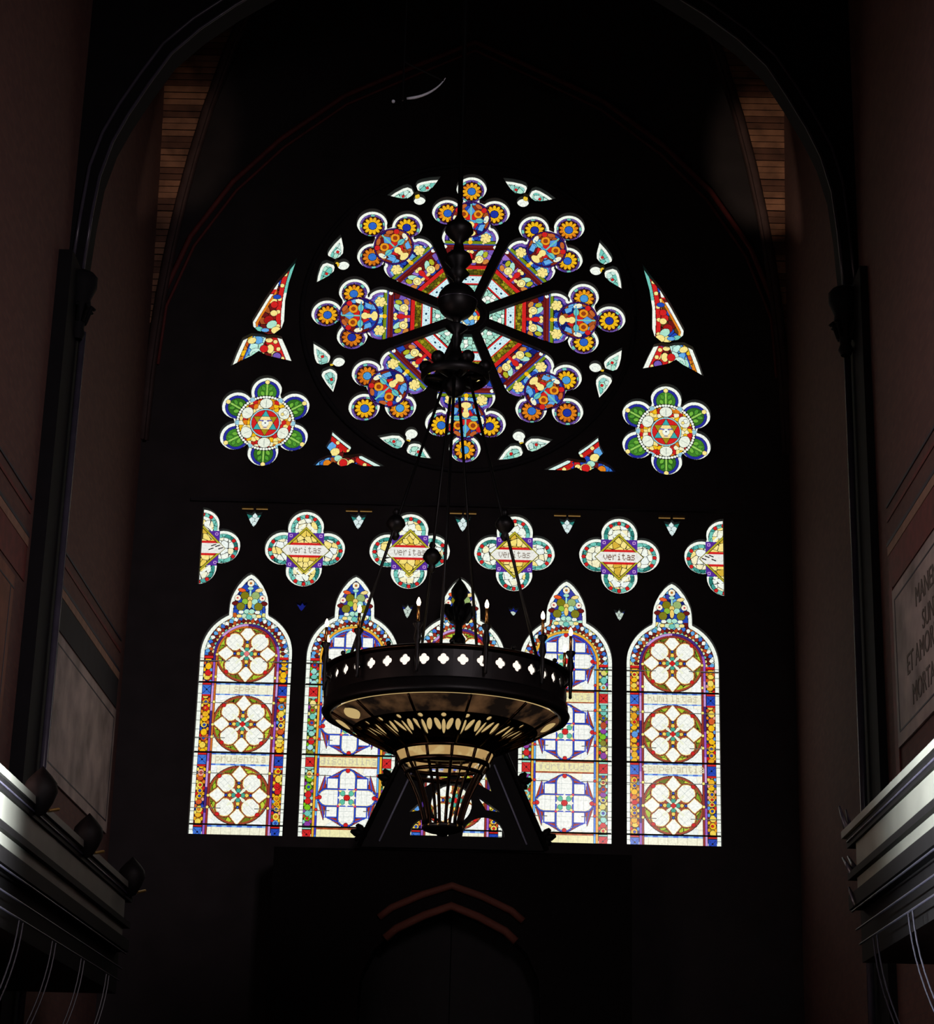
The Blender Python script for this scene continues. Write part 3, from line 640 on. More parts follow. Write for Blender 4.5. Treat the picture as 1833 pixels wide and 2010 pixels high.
def lancet(k):
    cx = k*SP; typ = 'A' if k % 2 == 0 else 'B'; O = lancet_outline(cx); R = random.Random(k+40)
    cv = Cv(cx-.6, cx+.6, 5.66, 8.94); d = cv.sd(O); cv.keep = d > -.03; X, Z = cv.X, cv.Z; ax = np.abs(X-cx); zc = 7.88
    cv.put(d > -1, W_)
    rr = np.where(Z > zc, np.hypot(X-cx, Z-zc), ax)   # distance from the lancet's spine
    body = (d > .043)
    cv.put(body, DK); body = d > .049
    # arch border and head
    cv.mosaic(body & (Z > zc-.02), [LB, (60, 110, 200), W_, MR, (150, 50, 30), PY, (196, 92, 30), (210, 236, 226), TQ, (226, 220, 130), MR, LG], .062, .006, k+2)
    ab = body & (Z > zc-.01) & (Z < 8.42)
    for i_, an in enumerate(np.arange(1, 180, 7.2)):
        a_ = math.radians(an)
        for r_2, pal_, rr_ in ((.478, [(240, 244, 236), (60, 110, 205), (240, 244, 236), LB], .027), (.440, [(110, 30, 24), (190, 78, 34), (150, 44, 30), MR], .026), (.404, [PY, (214, 232, 196), TQ, (232, 214, 120)], .021)):
            off = {.478: 0, .440: .5, .404: 0}[r_2]; b_ = a_+math.radians(7.2*off)
            cv.disc(cx+r_2*math.cos(b_), zc+r_2*math.sin(b_), rr_, pal_[(i_*3+int(r_2*100)) % 4], .005, clip=ab, rz=rr_*.85, rot=b_)
    m = body & (Z > 8.42); cv.mosaic(m, [BL, (50, 100, 196), LB, BL, (60, 60, 160), DB], .10, .006, k+6)
    cv.disc(cx, 8.80, .042, (244, 236, 214)); cv.disc(cx, 8.80, .012, OR_, .003)
    for e in (-1, 1):
        cv.disc(cx+e*.152, 8.61, .036, (244, 232, 210)); cv.disc(cx+e*.152, 8.61, .01, RD, .002)
        cv.disc(cx+e*.105, 8.71, .045, (230, 90, 40) if e < 0 else (240, 214, 140), rz=.022, rot=e*.2)
        cv.disc(cx+e*.065, 8.64, .05, OL if e < 0 else (150, 176, 110)); cv.disc(cx+e*.06, 8.565, .036, (140, 186, 60) if e < 0 else LG)
        cv.disc(cx+e*.175, 8.54, .04, MR, rz=.025); cv.disc(cx+e*.11, 8.50, .05, (126, 122, 30)); cv.disc(cx+e*.03, 8.44, .035, LG, rz=.028); cv.disc(cx+e*.10, 8.43, .03, W_, rz=.022)
        cv.disc(cx+e*.06, 8.38, .034, (200, 230, 200), rz=.025); cv.disc(cx+e*.12, 8.38, .03, PY, rz=.022)
    cv.rect(cx-.012, cx+.012, 8.60, 8.76, LG); cv.disc(cx, 8.735, .035, LG, .004, rz=.02); cv.disc(cx, 8.60, .03, (232, 200, 110)); cv.disc(cx, 8.53, .024, (240, 206, 110), rz=.055)
    cv.disc(cx, 8.37, .034, TQ, rz=.03)
    # side border beads
    side = body & (Z <= 7.87) & (ax > .405)
    pal = YPAL if typ == 'A' else TPAL; cv.mosaic(side, [MR, OL, (170, 100, 30), DB, (150, 40, 30)] if typ == 'A' else [OL, (90, 60, 120), DG, (60, 130, 120), MR], .05, .006, k+8)
    for e in (-1, 1):
        z = 5.845; 
        while z < 7.86:
            h = R.uniform(.026, .042); c_ = R.choice(pal); c2 = R.choice(pal)
            if typ == 'A' and R.random() < .6: c_ = R.choice([YE, (232, 176, 40), (236, 206, 80)])
            cv.disc(cx+e*(.46+R.uniform(-.008, .008)), z, .036, c_, .004, clip=side, rz=h)
            cv.disc(cx+e*.5, z+h, .016, c2, .003, clip=side, rz=.02); cv.disc(cx+e*.418, z+h, .016, R.choice(pal), .003, clip=side, rz=.02)
            if R.random() < .35: cv.disc(cx+e*.46, z, .016, R.choice([RD, BL, OR_]), .003, clip=side)
            z += 2*h+.008
    cv.put(side & (Z > 7.835), RD); cv.put(side & (np.abs(Z-7.835) < .005), DK)
    # coloured fillets
    c1, c2 = ((150, 90, 190), (150, 50, 44)) if typ == 'A' else ((232, 170, 50), (70, 130, 226))
    fm = (rr < .405) & (Z < 8.4) & (Z > 5.6); cv.put(fm, DK); 
    fa = (rr < .401) & (rr >= .374) & fm; cv.put(fa, c1)
    if typ == 'A':
        seg = np.floor((Z+.37*np.sign(X-cx))/.31).astype(int); cv.put(fa & (seg % 3 == 0), (70, 40, 120)); cv.put(fa & (seg % 3 == 1), LP)
    fb = (rr < .370) & (rr >= .350) & fm; cv.put(fb, c2)
    if typ == 'B':
        seg = np.floor((Z+.2*np.sign(X-cx))/.23).astype(int); cv.put(fb & (seg % 3 == 0), (60, 60, 190)); cv.put(fb & (seg % 3 == 1), (110, 180, 240))
    elif k == -2: cv.put(fb & (X < cx) & (Z > 6.7), (206, 110, 40))
    inner = (rr < .346) & fm; cv.put(inner, W_)
    WP = [(242, 246, 240), (246, 244, 226), (236, 242, 236), (244, 246, 244)]
    cv.mosaic(inner, WP, .15, .004, k+30, lc=(206, 212, 204))
    GL = (204, 211, 208)
    for mz, Rm in ((7.905, .356), (7.031, .350), (6.168, .352)):
        q = np.hypot((X-cx)*.965, Z-mz); clipm = inner & (Z > mz-.37) & (Z < mz+.37)
        Rx = Rm/.965
        if typ == 'A':
            fr = (158, 70, 44); disk = clipm & (q < Rm)
            cv.put(clipm & (q < Rm+.008) & (q >= Rm), DK)
            cv.mosaic(disk, [(170, 196, 50), (130, 160, 34), (190, 206, 60), (110, 120, 30)], .09, .006, k+50)
            cv.put(disk & (q > Rm-.024), fr); 
            # lattice framing
            for e in (-1, 1):
                for g in (-1, 1):
                    x_, z_ = cx+e*.153, mz+g*.146
                    cv.disc(x_, z_, .123, fr, .003, clip=disk); cv.disc(x_, z_, .108, (248, 226, 140), .003, clip=disk); cv.disc(x_, z_, .1, (244, 246, 238), 0, clip=disk)
                    cv.poly([(cx+e*.01, mz+g*.145), (cx+e*.15, mz+g*.01), (cx+e*.04, mz+g*.02)], fr, 0, disk)
            for (ux, uz) in ((1, 0), (-1, 0), (0, 1), (0, -1)):
                L = lambda s0, s1: [(cx+ux*a_+uz*b_, mz+uz*a_-ux*b_) for a_, b_ in ((.155-s1, 0), (.25, .088+s1), (.355+s1, 0), (.25, -.088-s1))]
                cv.poly(L(0, .02), fr, .003, clipm); cv.poly(L(0, .004), (250, 232, 160), .003, clipm); cv.poly(L(0, -.006), (244, 246, 240), 0, clipm)
            cs = np.minimum(np.hypot(np.abs(X-cx)-.153, np.abs(Z-mz)-.146), 9) < .1
            cv.leadgrid(disk & cs, .062, GL, .004, PI/4); 
            for e in (-1, 1):
                for g in (-1, 1):
                    cv.poly([(cx, mz), (cx+e*.085, mz+g*.055), (cx+e*.055, mz+g*.085)], (240, 244, 226), .004, disk)
                    cv.line((cx+e*.03, mz+g*.03), (cx+e*.12, mz+g*.115), .026, (236, 240, 216), disk)
                    cv.disc(cx+e*.237, mz+g*.228, .022, RD, .004)
            for (ux, uz) in ((1, 0), (-1, 0), (0, 1), (0, -1)):
                cv.disc(cx+ux*.058, mz+uz*.058, .026, (70, 160, 140), .004); cv.disc(cx+ux*.102, mz+uz*.102, .021, (240, 206, 90), .005); cv.disc(cx+ux*.146, mz+uz*.146, .013, (50, 80, 190), .007)
            cv.poly([(cx-.036, mz), (cx, mz+.036), (cx+.036, mz), (cx, mz-.036)], RD if (mz < 7.5 or k == 2) else (226, 120, 120), .003)
        else:
            fr = (44, 74, 190); disk = clipm & (q < Rm)
            # horns of the star: red with blue edge
            for e in (-1, 1):
                for g in (-1, 1):
                    cv.poly([(cx+e*.06, mz+g*.335), (cx+e*.23, mz+g*.235), (cx+e*.10, mz+g*.25)], (166, 54, 34), .005, clipm)
                    cv.poly([(cx+e*.34, mz+g*.06), (cx+e*.27, mz+g*.27), (cx+e*.25, mz+g*.10)], (166, 54, 34), .005, clipm)
                    cv.line((cx+e*.07, mz+g*.30), (cx+e*.22, mz+g*.245), .016, fr, clipm); cv.line((cx+e*.30, mz+g*.07), (cx+e*.265, mz+g*.24), .016, fr, clipm)
                    cv.rect(min(cx+e*.1, cx+e*.25), max(cx+e*.1, cx+e*.25), min(mz+g*.1, mz+g*.242), max(mz+g*.1, mz+g*.242), fr, clipm)
                    cv.rect(min(cx+e*.112, cx+e*.235), max(cx+e*.112, cx+e*.235), min(mz+g*.112, mz+g*.228), max(mz+g*.112, mz+g*.228), (244, 246, 240), clipm)
            for (ux, uz) in ((1, 0), (-1, 0), (0, 1), (0, -1)):
                for (hw_, ro, c_) in ((.113, .354, DK), (.109, .349, fr), (.092, .330, (240, 224, 140)), (.086, .324, (244, 246, 240))):
                    a_ = (X-cx)*ux+(Z-mz)*uz; b_ = -(X-cx)*uz+(Z-mz)*ux
                    m = ((a_ > 0) & (a_ < ro-hw_) & (np.abs(b_) < hw_)) | ((np.hypot(a_-(ro-hw_), b_) < hw_) & (a_ > 0)); cv.put(m & clipm & ((a_ > .098) | (np.abs(b_) < .09)), c_)
            cv.leadgrid(clipm & (q < .33) & ((ax < .088) | (np.abs(Z-mz) < .088)), .066, GL, .004)
            for e in (-1, 1):
                cv.rect(cx+e*.1-.009, cx+e*.1+.009, mz-.24, mz+.24, fr, clipm); cv.rect(cx-.25, cx+.25, mz+e*.1-.009, mz+e*.1+.009, fr, clipm)
                for g in (-1, 1):
                    cv.disc(cx+e*.1, mz+g*.1, .014, (226, 60, 110), .004); cv.disc(cx+e*.052, mz+g*.052, .03, (96, 190, 160), .004); cv.disc(cx+e*.082, mz+g*.082, .016, PY, .003)
            for (ux, uz) in ((1, 0), (-1, 0), (0, 1), (0, -1)):
                cv.line((cx+ux*.03, mz+uz*.03), (cx+ux*.09, mz+uz*.09), .03, (246, 246, 226)); cv.disc(cx+ux*.325, mz+uz*.325, .024, RD, .004)
            cv.disc(cx, mz, .034, RD, .005)
    # text bands and saddle-bar lines
    bl = [(70, 110, 210), (130, 180, 236)] if typ == 'A' else [(150, 66, 34), (176, 84, 44)]
    TX_ = {-2: ('spes', 'prudentia'), -1: ('', 'disciplina'), 0: ('', ''), 1: ('patientia', 'fortitudo'), 2: ('humilitas', 'temperantia')}[k]
    for zb, zt, t in ((7.386, 7.532, TX_[0]), (6.527, 6.672, TX_[1]), (5.6, 5.805, '')):
        b = (ax < .346) & (Z > zb) & (Z < zt); cv.put(b, bl[0]); cv.put(b & (np.floor(X/.06) % 2 == 0), bl[1])
        b2 = b & (Z < zt-.018) & (Z > zb+.016); cv.put(b2, (240, 238, 214) if typ == 'A' else (236, 230, 176))
        cv.put(b2 & ((X-cx+.3) % .115 < .004), (196, 188, 160))
        if t: lettering(cv, t, cx, (zb+zt)/2, .068*len(t), .10, (204, 197, 170))
        sq = side & (Z > zb-.02 if zb > 5.7 else side) & (Z < zt)
        cv.put(sq, DK)
        cc = (BL if typ == 'A' else (204, 40, 40)); ccl = (60, 110, 206) if typ == 'A' else (214, 60, 56)
        ztt = zt-.022; zbb = max(zb+.006, 5.66)
        for e in (-1, 1):
            cc_ = ccl if e < 0 and typ == 'A' else cc
            if typ == 'B' and e*k < 0 and False: cc_ = (240, 190, 180)
            x0, x1 = sorted((cx+e*.408, cx+e*.508)); cv.rect(x0, x1, ztt, zt-.004, RD if typ == 'A' else (150, 210, 190)); cv.rect(x0, x1, zbb, ztt-.006, cc_)
            cv.disc(cx+e*.458, (zbb+ztt)/2, .012, (8, 10, 40) if typ == 'A' else (60, 8, 20), 0)
            if zb > 5.7: cv.rect(x0, x1, zb-.018, zb+.002, RD if typ == 'A' else (150, 210, 190))
            for sx_ in (-1, 1):
                cv.line((cx+e*.458+sx_*.014, (zbb+ztt)/2+.014), (cx+e*.458+sx_*.042, (zbb+ztt)/2+.042), .006, DB if typ == 'A' else MR)
                cv.line((cx+e*.458+sx_*.014, (zbb+ztt)/2-.014), (cx+e*.458+sx_*.042, (zbb+ztt)/2-.042), .006, DB if typ == 'A' else MR)
        cv.put((Z > zt) & (Z < zt+.012) & (d > -1), DK)
    cv.put((np.abs(Z-7.80) < .004) & (ax > .346) & (d > 0), DK)
    for zz in (7.83, 7.31, 6.88, 6.45, 6.03): cv.put((np.abs(Z-zz+.02) < .003) & (ax < .56) & (ax > .2), (96, 96, 90))
    for zz in np.arange(5.75, 7.9, .11): cv.put((np.abs(Z-zz) < .0026) & (d < .043), (150, 156, 150))
    # little yellow/red stops on the fillets
    for mz in (7.90, 7.03, 6.17, 7.31, 6.45, 6.03, 6.88, 7.62):
        for e in (-1, 1): cv.disc(cx+e*.36, mz-.01, .017, (244, 226, 120) if typ == 'A' else (206, 50, 60), .003)
    return cv, O, cx
LL = ('leftmost lancet light, red-framed medallions and yellow beaded border', 'second lancet light from the left, blue-framed medallions', 'middle lancet light, mostly hidden behind the chandelier and gable',
      'second lancet light from the right, blue-framed medallions', 'rightmost lancet light, red-framed medallions and yellow beaded border')
for k in range(-2, 3):
    cv, O, cx = lancet(k); win = window(LL[k+2], cx, 7.2)
    cv.build('stained_glass', win); hole(O)
    for zz in (7.538, 6.679, 5.812):
        bm = bmesh.new(); box(bm, TX(cx)-.55, TX(cx)+.55, 23.965, 23.985, TZ(zz)-.007, TZ(zz)+.007); link('saddle_bar', bm, M_LEAD, win)

# ------------------------------------------------------------------ room shell
HW = 4.03
outer = [(-HW-.3, -.1), (HW+.3, -.1), (HW+.3, 21), (-HW-.3, 21)]
wall = plate('wall_end', outer, HOLES, 23.90, .095, M_STONE); tag(wall, 'dark stone end wall pierced by the stained glass tracery', 'wall', kind='structure')
def struct(name, bm, m, label, cat='wall'):
    return tag(link(name, bm, m), label, cat, kind='structure')
struct('wall_left', box(bmesh.new(), -HW-.4, -HW, -8, 24.0, -.1, 21), M_BRICK, 'brick side wall on the left')
struct('wall_right', box(bmesh.new(), HW, HW+.4, -8, 24.0, -.1, 21), M_BRICK, 'brick side wall on the right')
struct('wall_rear', box(bmesh.new(), -HW, HW, -8.4, -8, -.1, 21), M_STONE, 'rear wall of the hall behind the viewpoint')
struct('floor', box(bmesh.new(), -HW-.4, HW+.4, -8.4, 24.3, -.4, -.1), M_FLOOR, 'marble floor of the hall', 'floor')
struct('ceiling', box(bmesh.new(), -HW-.4, HW+.4, -8.4, 24.3, 21, 21.3), M_SOOT, 'dark roof above the vault', 'ceiling')
# groin vault of boards over the end bay
def hz_(s): return 10.5+8.8*math.sqrt(max(0, 1-(1-s)**2))
Y0, Y1 = 19.5, 23.88
for sg, nm in ((-1, 'left'), (1, 'right')):
    bmA = bmesh.new(); bmB = bmesh.new()
    zs = [10.5+.085*i for i in range(0, 72)]
    def s_of(z): return 1-math.sqrt(max(0, 1-((z-10.5)/8.8)**2))
    for i in range(len(zs)-1):
        za, zb = zs[i]+.006, zs[i+1]-.004; bm = bmA if (i*7 % 5) in (0, 1, 3) else bmB
        for ys, sy in ((Y1, -1), (Y0, 1)):
            sa, sb = s_of(za), s_of(zb); ya = ys+sy*sa*2.19; yb = ys+sy*sb*2.19
            off = rnd.uniform(0, .02)*sy
            q = [(sg*HW, ya+off, za), (sg*HW*(1-sa), ya+off, za), (sg*HW*(1-sb), yb+off, zb), (sg*HW, yb+off, zb)]
            v = [bm.verts.new(p) for p in q]+[bm.verts.new((p[0], p[1]-sy*.03, p[2]+.01)) for p in q]
            for f in ((0, 1, 2, 3), (7, 6, 5, 4), (0, 4, 5, 1), (1, 5, 6, 2), (2, 6, 7, 3), (3, 7, 4, 0)): bm.faces.new([v[k] for k in f])
    n_ = 'trim_%d' % (1 if sg < 0 else 2)
    root = empty(n_, (sg*HW, 21.7, 10.5)); tag(root, 'board-lined vault cell above the %s wall' % nm, 'vault', kind='structure')
    link('light_boards', bmA, M_PLANK, root); link('dark_boards', bmB, M_PLANK2, root)
bm = bmesh.new()
N = 40; prev = None
for i in range(N+1):
    x = -HW+2*HW*i/N; s = 1-abs(x)/HW; z = hz_(s); ya = Y1-s*2.19; yb = Y0+s*2.19
    cur = [bm.verts.new((x, Y1+.02, z)), bm.verts.new((x, ya, z)), bm.verts.new((x, yb, z)), bm.verts.new((x, Y0-.02, z))]
    if prev:
        bm.faces.new((prev[0], prev[1], cur[1], cur[0])); bm.faces.new((prev[2], prev[3], cur[3], cur[2]))
    prev = cur
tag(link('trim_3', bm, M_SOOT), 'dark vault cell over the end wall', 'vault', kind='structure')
k_ = 4
for sg in (-1, 1):
    for ys, sy in ((Y1, -1), (Y0, 1)):
        pts = [(sg*HW*(1-s)*.995, ys+sy*s*2.19, hz_(s)-.03) for s in [0, .005, .012, .025, .045, .07, .1, .14, .2, .3, .4, .5, .65, .8, 1]]
        bm = tube(bmesh.new(), pts, .075, 8); bm = tube(bm, [(p[0]-sg*.05, p[1]+sy*.07, p[2]-.03) for p in pts], .022, 6)
        tag(link('trim_%d' % k_, bm, M_RIB, smooth=True), 'diagonal vault rib rising from the %s %s corner' % ('left' if sg < 0 else 'right', 'far' if sy < 0 else 'near'), 'rib', kind='structure'); k_ += 1
# arch moulding on the end wall
EA = [(-3.95, 11.6), (-3.9, 12.4), (-3.6, 13.25), (-3.1, 14.05), (-2.5, 14.7), (-1.7, 15.35), (-.85, 15.78), (0, 16.2)]
EA = EA+[(-x, z) for x, z in EA[::-1][1:]]
bm = tube(bmesh.new(), [(x, 23.84, z) for x, z in EA], .035, 8); tube(bm, [(x*.985, 23.86, z-.12) for x, z in EA], .02, 8)
tag(link('trim_%d' % k_, bm, M_RED, smooth=True), 'thin red pointed arch moulding on the end wall above the window', 'moulding', kind='structure'); k_ += 1
# string course mouldings below and above the quatrefoil row, and round the rose
bm = bmesh.new(); tube(bm, [(TX(x), 23.875, TZ(z)) for x, z in circ(0, RC, 2.13, n=72)]+[(TX(2.13), 23.875, TZ(RC))], .03, 8)
tube(bm, [(TX(x), 23.875, TZ(z)) for x, z in circ(0, RC, .22, n=32)]+[(TX(.22), 23.875, TZ(RC))], .02, 8)
tag(link('trim_%d' % k_, bm, M_SOOT, smooth=True), 'raised roll mouldings of the round window tracery', 'moulding', kind='structure'); k_ += 1
for z in (9.83,):
    tag(link('trim_%d' % k_, box(bmesh.new(), -3.35, 3.35, 23.84, 23.88, TZ(z)-.02, TZ(z)+.02), M_SOOT), 'horizontal string course under the wheel window', 'moulding', kind='structure'); k_ += 1

# transverse arch in front of the end bay
AI = [(3.87, 10.5), (3.835, 11.1), (3.79, 11.55), (3.69, 11.95), (3.55, 12.28), (3.36, 12.65), (3.15, 13.02), (2.86, 13.33), (2.5, 13.63), (2.0, 13.98), (1.2, 14.4), (0, 14.9)]
AIL = [(-x, z) for x, z in AI[::-1]]
inner = AI+AIL[1:]
pl_ = [(HW+.05, 10.5)]+inner+[(-HW-.05, 10.5), (-HW-.05, 20.9), (HW+.05, 20.9)]
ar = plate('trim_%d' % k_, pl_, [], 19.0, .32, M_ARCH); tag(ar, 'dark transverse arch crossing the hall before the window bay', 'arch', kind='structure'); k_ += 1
bm = bmesh.new(); tube(bm, [(x, 19.0, z) for x, z in inner], .018, 8); tag(link('trim_%d' % k_, bm, M_SHAFT, smooth=True), 'thin inner roll of the transverse arch', 'moulding', kind='structure'); k_ += 1
bm = bmesh.new(); tube(bm, [(x*1.028+(.0 if abs(x) > .1 else 0), 18.97, z+.10 if abs(x) < 3.8 else z) for x, z in inner], .018, 8); tag(link('trim_%d' % k_, bm, M_SHAFT, smooth=True), 'thin outer roll of the transverse arch', 'moulding', kind='structure'); k_ += 1
for sg, nm, xi in ((-1, 'left', 3.84), (1, 'right', 3.90)):
    t = empty('pilaster', (sg*3.95, 19.0, 4.2 if sg > 0 else 4.2)); tag(t, 'tall clustered wall shaft under the arch on the %s' % nm, 'column')
    t.location = (sg*3.95, 19.0, 0)
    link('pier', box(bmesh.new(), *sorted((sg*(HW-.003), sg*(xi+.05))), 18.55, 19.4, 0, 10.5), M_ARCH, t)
    for dx, dy, r in ((0, 19.12, .035), (.085, 18.98, .02)):
        link('shaft', tube(bmesh.new(), [(sg*(xi+dx), dy, 0), (sg*(xi+dx), dy, 9.85)], r, 12), M_SHAFT if dx else M_SHAFT, t, True)
    cc = 3.865
    bm = lathe(bmesh.new(), [(.05, 9.72), (.075, 9.78), (.055, 9.84), (.07, 9.96), (.11, 10.1), (.10, 10.16), (.13, 10.24), (.155, 10.30), (.155, 10.40), (.12, 10.44), (0, 10.44)], sg*cc, 19.0, 16)
    cap = link('capital', bm, M_ARCH, t, True)
    bm = bmesh.new()
    for a in range(8):
        an = a*PI/4; tube(bm, [(sg*cc+.07*math.cos(an), 19+.07*math.sin(an), 9.9), (sg*cc+.125*math.cos(an), 19+.125*math.sin(an), 10.08), (sg*cc+.15*math.cos(an), 19+.15*math.sin(an), 10.04)], .02, 6)
    link('leaf_ring', bm, M_ARCH, t, True)

# ------------------------------------------------------------------ inscribed tablets and painted bands on the side walls
def wpanel(bm, sg, y0, y1, z0, z1, out=.012):
    return box(bm, *sorted((sg*(HW-.003), sg*(HW-out-.003))), y0, y1, z0, z1)
def bands(sg, y0, y1, nm, lab2):
    t = empty('painted_band', (sg*HW, (y0+y1)/2, 7.0)); tag(t, 'dark red painted band with line borders %s' % lab2, 'wall painting')
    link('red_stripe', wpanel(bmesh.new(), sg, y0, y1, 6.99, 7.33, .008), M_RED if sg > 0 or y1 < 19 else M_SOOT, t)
    link('bead_course', wpanel(bmesh.new(), sg, y0, y1, 7.33, 7.42, .014), M_BUFF, t)
    link('lower_line', wpanel(bmesh.new(), sg, y0, y1, 7.42, 7.455, .018), M_INK, t)
    link('upper_line', wpanel(bmesh.new(), sg, y0, y1, 7.80, 7.825, .01), M_INK, t)
    link('upper_stripe', wpanel(bmesh.new(), sg, y0, y1, 7.66, 7.70, .008), M_RED, t)
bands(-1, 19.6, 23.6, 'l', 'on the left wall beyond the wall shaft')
bands(-1, 11.0, 18.4, 'l', 'on the left wall before the wall shaft')
bands(1, 11.0, 18.1, 'r', 'on the right wall')
def tablet(sg, y0, y1, label, lines=None):
    t = empty('inscribed_tablet', (sg*HW, (y0+y1)/2, 5.5)); tag(t, label, 'tablet')
    link('slab', wpanel(bmesh.new(), sg, y0, y1, 5.50, 6.95, .02), M_TAB, t)
    bm = bmesh.new(); c = .10
    for a in ((y0+c, y1-c, 6.83, 6.845), (y0+c, y1-c, 5.62, 5.635)): wpanel(bm, sg, *a, .024)
    wpanel(bm, sg, y0+c, y0+c+.015, 5.62, 6.845, .024); wpanel(bm, sg, y1-c-.015, y1-c, 5.62, 6.845, .024)
    link('border_line', bm, M_INK, t)
    if lines:
        for txt, yy, zz, hh in lines:
            cu = bpy.data.curves.new('t', 'FONT'); cu.body = txt; cu.size = hh; cu.extrude = .004; cu.align_x = 'LEFT'
            o = bpy.data.objects.new('t', cu); COL.objects.link(o); dg = bpy.context.evaluated_depsgraph_get()
            me = bpy.data.meshes.new_from_object(o.evaluated_get(dg)); bpy.data.objects.remove(o)
            # text runs from far to near on the right wall
            Mx = Matrix(((0, 0, -1, 0), (-1, 0, 0, 0), (0, 1, 0, 0), (0, 0, 0, 1)))
            me.transform(Mx); me.transform(Matrix.Translation((HW-.024, yy, zz))); me.materials.clear(); me.materials.append(M_LETTER)
            me.name = 'inscription'; x = bpy.data.objects.new('inscription', me); COL.objects.link(x); x.parent = t; x.location = -Vector(t.location)
tablet(1, 12.6, 17.95, 'pale inscribed stone tablet framed in red on the right wall',
       [('MANENT', 16.97, 6.52, .25), ('SUNT', 16.74, 6.26, .24), ('ET AMORE', 17.43, 6.03, .26), ('MORTALIUM', 17.26, 5.73, .26)])
tablet(-1, 19.95, 23.55, 'pale weathered stone tablet on the left wall beyond the wall shaft')
t = empty('mural', (-HW, 15, 5.5)); tag(t, 'warm brown painted panel on the left wall before the wall shaft', 'wall painting')
link('field', wpanel(bmesh.new(), -1, 11.0, 18.0, 5.3, 6.93, .014), mat('brown_panel', (128, 84, 66), .8, noise=.25, scale=5), t)
bm = bmesh.new(); wpanel(bm, -1, 11.0, 18.0, 6.80, 6.815, .018); wpanel(bm, -1, 17.86, 17.88, 5.3, 6.8, .018); link('border_line', bm, M_INK, t)
for sg, y0, y1, nm in ((1, 17.96, 18.12, 'right'),):
    tag(link('painted_stripe', wpanel(bmesh.new(), sg, y0, y1, 5.2, 7.0, .014), M_RED), 'vertical red stripe at the far end of the right tablet', 'wall painting')

# ------------------------------------------------------------------ carved wooden canopies along both side walls
def canopy(sg, X, y0, y1, label):
    t = empty('wall_canopy', (sg*X, (y0+y1)/2, 3.3)); tag(t, label, 'canopy')
    s = lambda a, b: sorted((sg*a, sg*b))
    link('carcass', box(bmesh.new(), *s(X+.1, HW), y0, y1, 3.25, 4.10), M_DWOOD, t)
    link('cornice', box(bmesh.new(), *s(X-.02, X+.18), y0, y1, 4.118, 4.17), M_PALE, t)
    link('cornice_dark_moulding', box(bmesh.new(), *s(X+.0, X+.15), y0, y1-.1, 4.034, 4.117), M_DWOOD, t)  # dark wood moulding below the cornice
    link('fillet', tube(bmesh.new(), [(sg*(X-.004), y0, 4.072), (sg*(X-.004), y1-.15, 4.072)], .007, 8), M_SHAFT, t)
    link('frieze_panel', box(bmesh.new(), *s(X+.02, X+.11), y0, y1-.35, 3.85, 4.033), M_PALE, t)
    link('middle_moulding', box(bmesh.new(), *s(X-.01, X+.12), y0, y1-.15, 3.80, 3.849), M_DWOOD, t)
    link('lower_panel', box(bmesh.new(), *s(X+.03, X+.12), y0, y1-.3, 3.703, 3.799), M_PALE, t)
    link('base_moulding', box(bmesh.new(), *s(X, X+.12), y0, y1-.1, 3.60, 3.702), M_DWOOD, t)
    for z in (3.573, 3.43, 3.32):
        link('bead', tube(bmesh.new(), [(sg*X, y0, z), (sg*X, y1-.2-(3.6-z), z)], .007, 8), M_BRACE, t)
    y = y1-1.1
    while y > y0+.5:
        for dy in (0, .13):
            link('brace', tube(bmesh.new(), [(sg*(X+.0+.02*i*i*.12), y+dy-.02*i, 3.31-.09*i) for i in range(9)], .006, 8), M_BRACE, t)
        y -= 1.15
    return t
tr_ = canopy(1, 2.92, 8.0, 14.69, 'carved wooden wall canopy with pale frieze on the right')
tl_ = canopy(-1, 2.78, 8.0, 18.5, 'carved wooden wall canopy with pale frieze and dark bosses on the left')
for pts in ([(2.93, 14.62, 4.18), (2.90, 14.72, 4.36)], [(2.97, 14.60, 4.12), (2.95, 14.74, 4.34)], [(2.93, 14.45, 3.84), (2.90, 14.66, 3.98)], [(2.97, 14.45, 3.84), (2.95, 14.72, 4.0)], [(2.93, 14.35, 3.60), (2.90, 14.45, 3.74)]):
    link('cresting', tube(bmesh.new(), pts, .018, 8, radii=[.024, .008]), M_SHAFT, tr_, True)
for y in (12.2, 14.12, 15.95, 18.1):
    bm = bmesh.new(); cz = 4.20
    lathe(bm, [(0, cz-.16), (.05, cz-.13), (.09, cz-.06), (.12, cz+.02), (.11, cz+.08), (.07, cz+.13), (.03, cz+.17), (0, cz+.2)], -2.75, y, 16)
    b = link('boss', bm, M_DWOOD, tl_, True)
    bm = tube(bmesh.new(), [(-2.69, y+.02, cz-.11), (-2.64, y+.12, cz-.08)], .012, 8); link('glint_tip', bm, M_GLINT, b).location = (0, 0, 0)  # gold tip stands in for the highlight on each boss

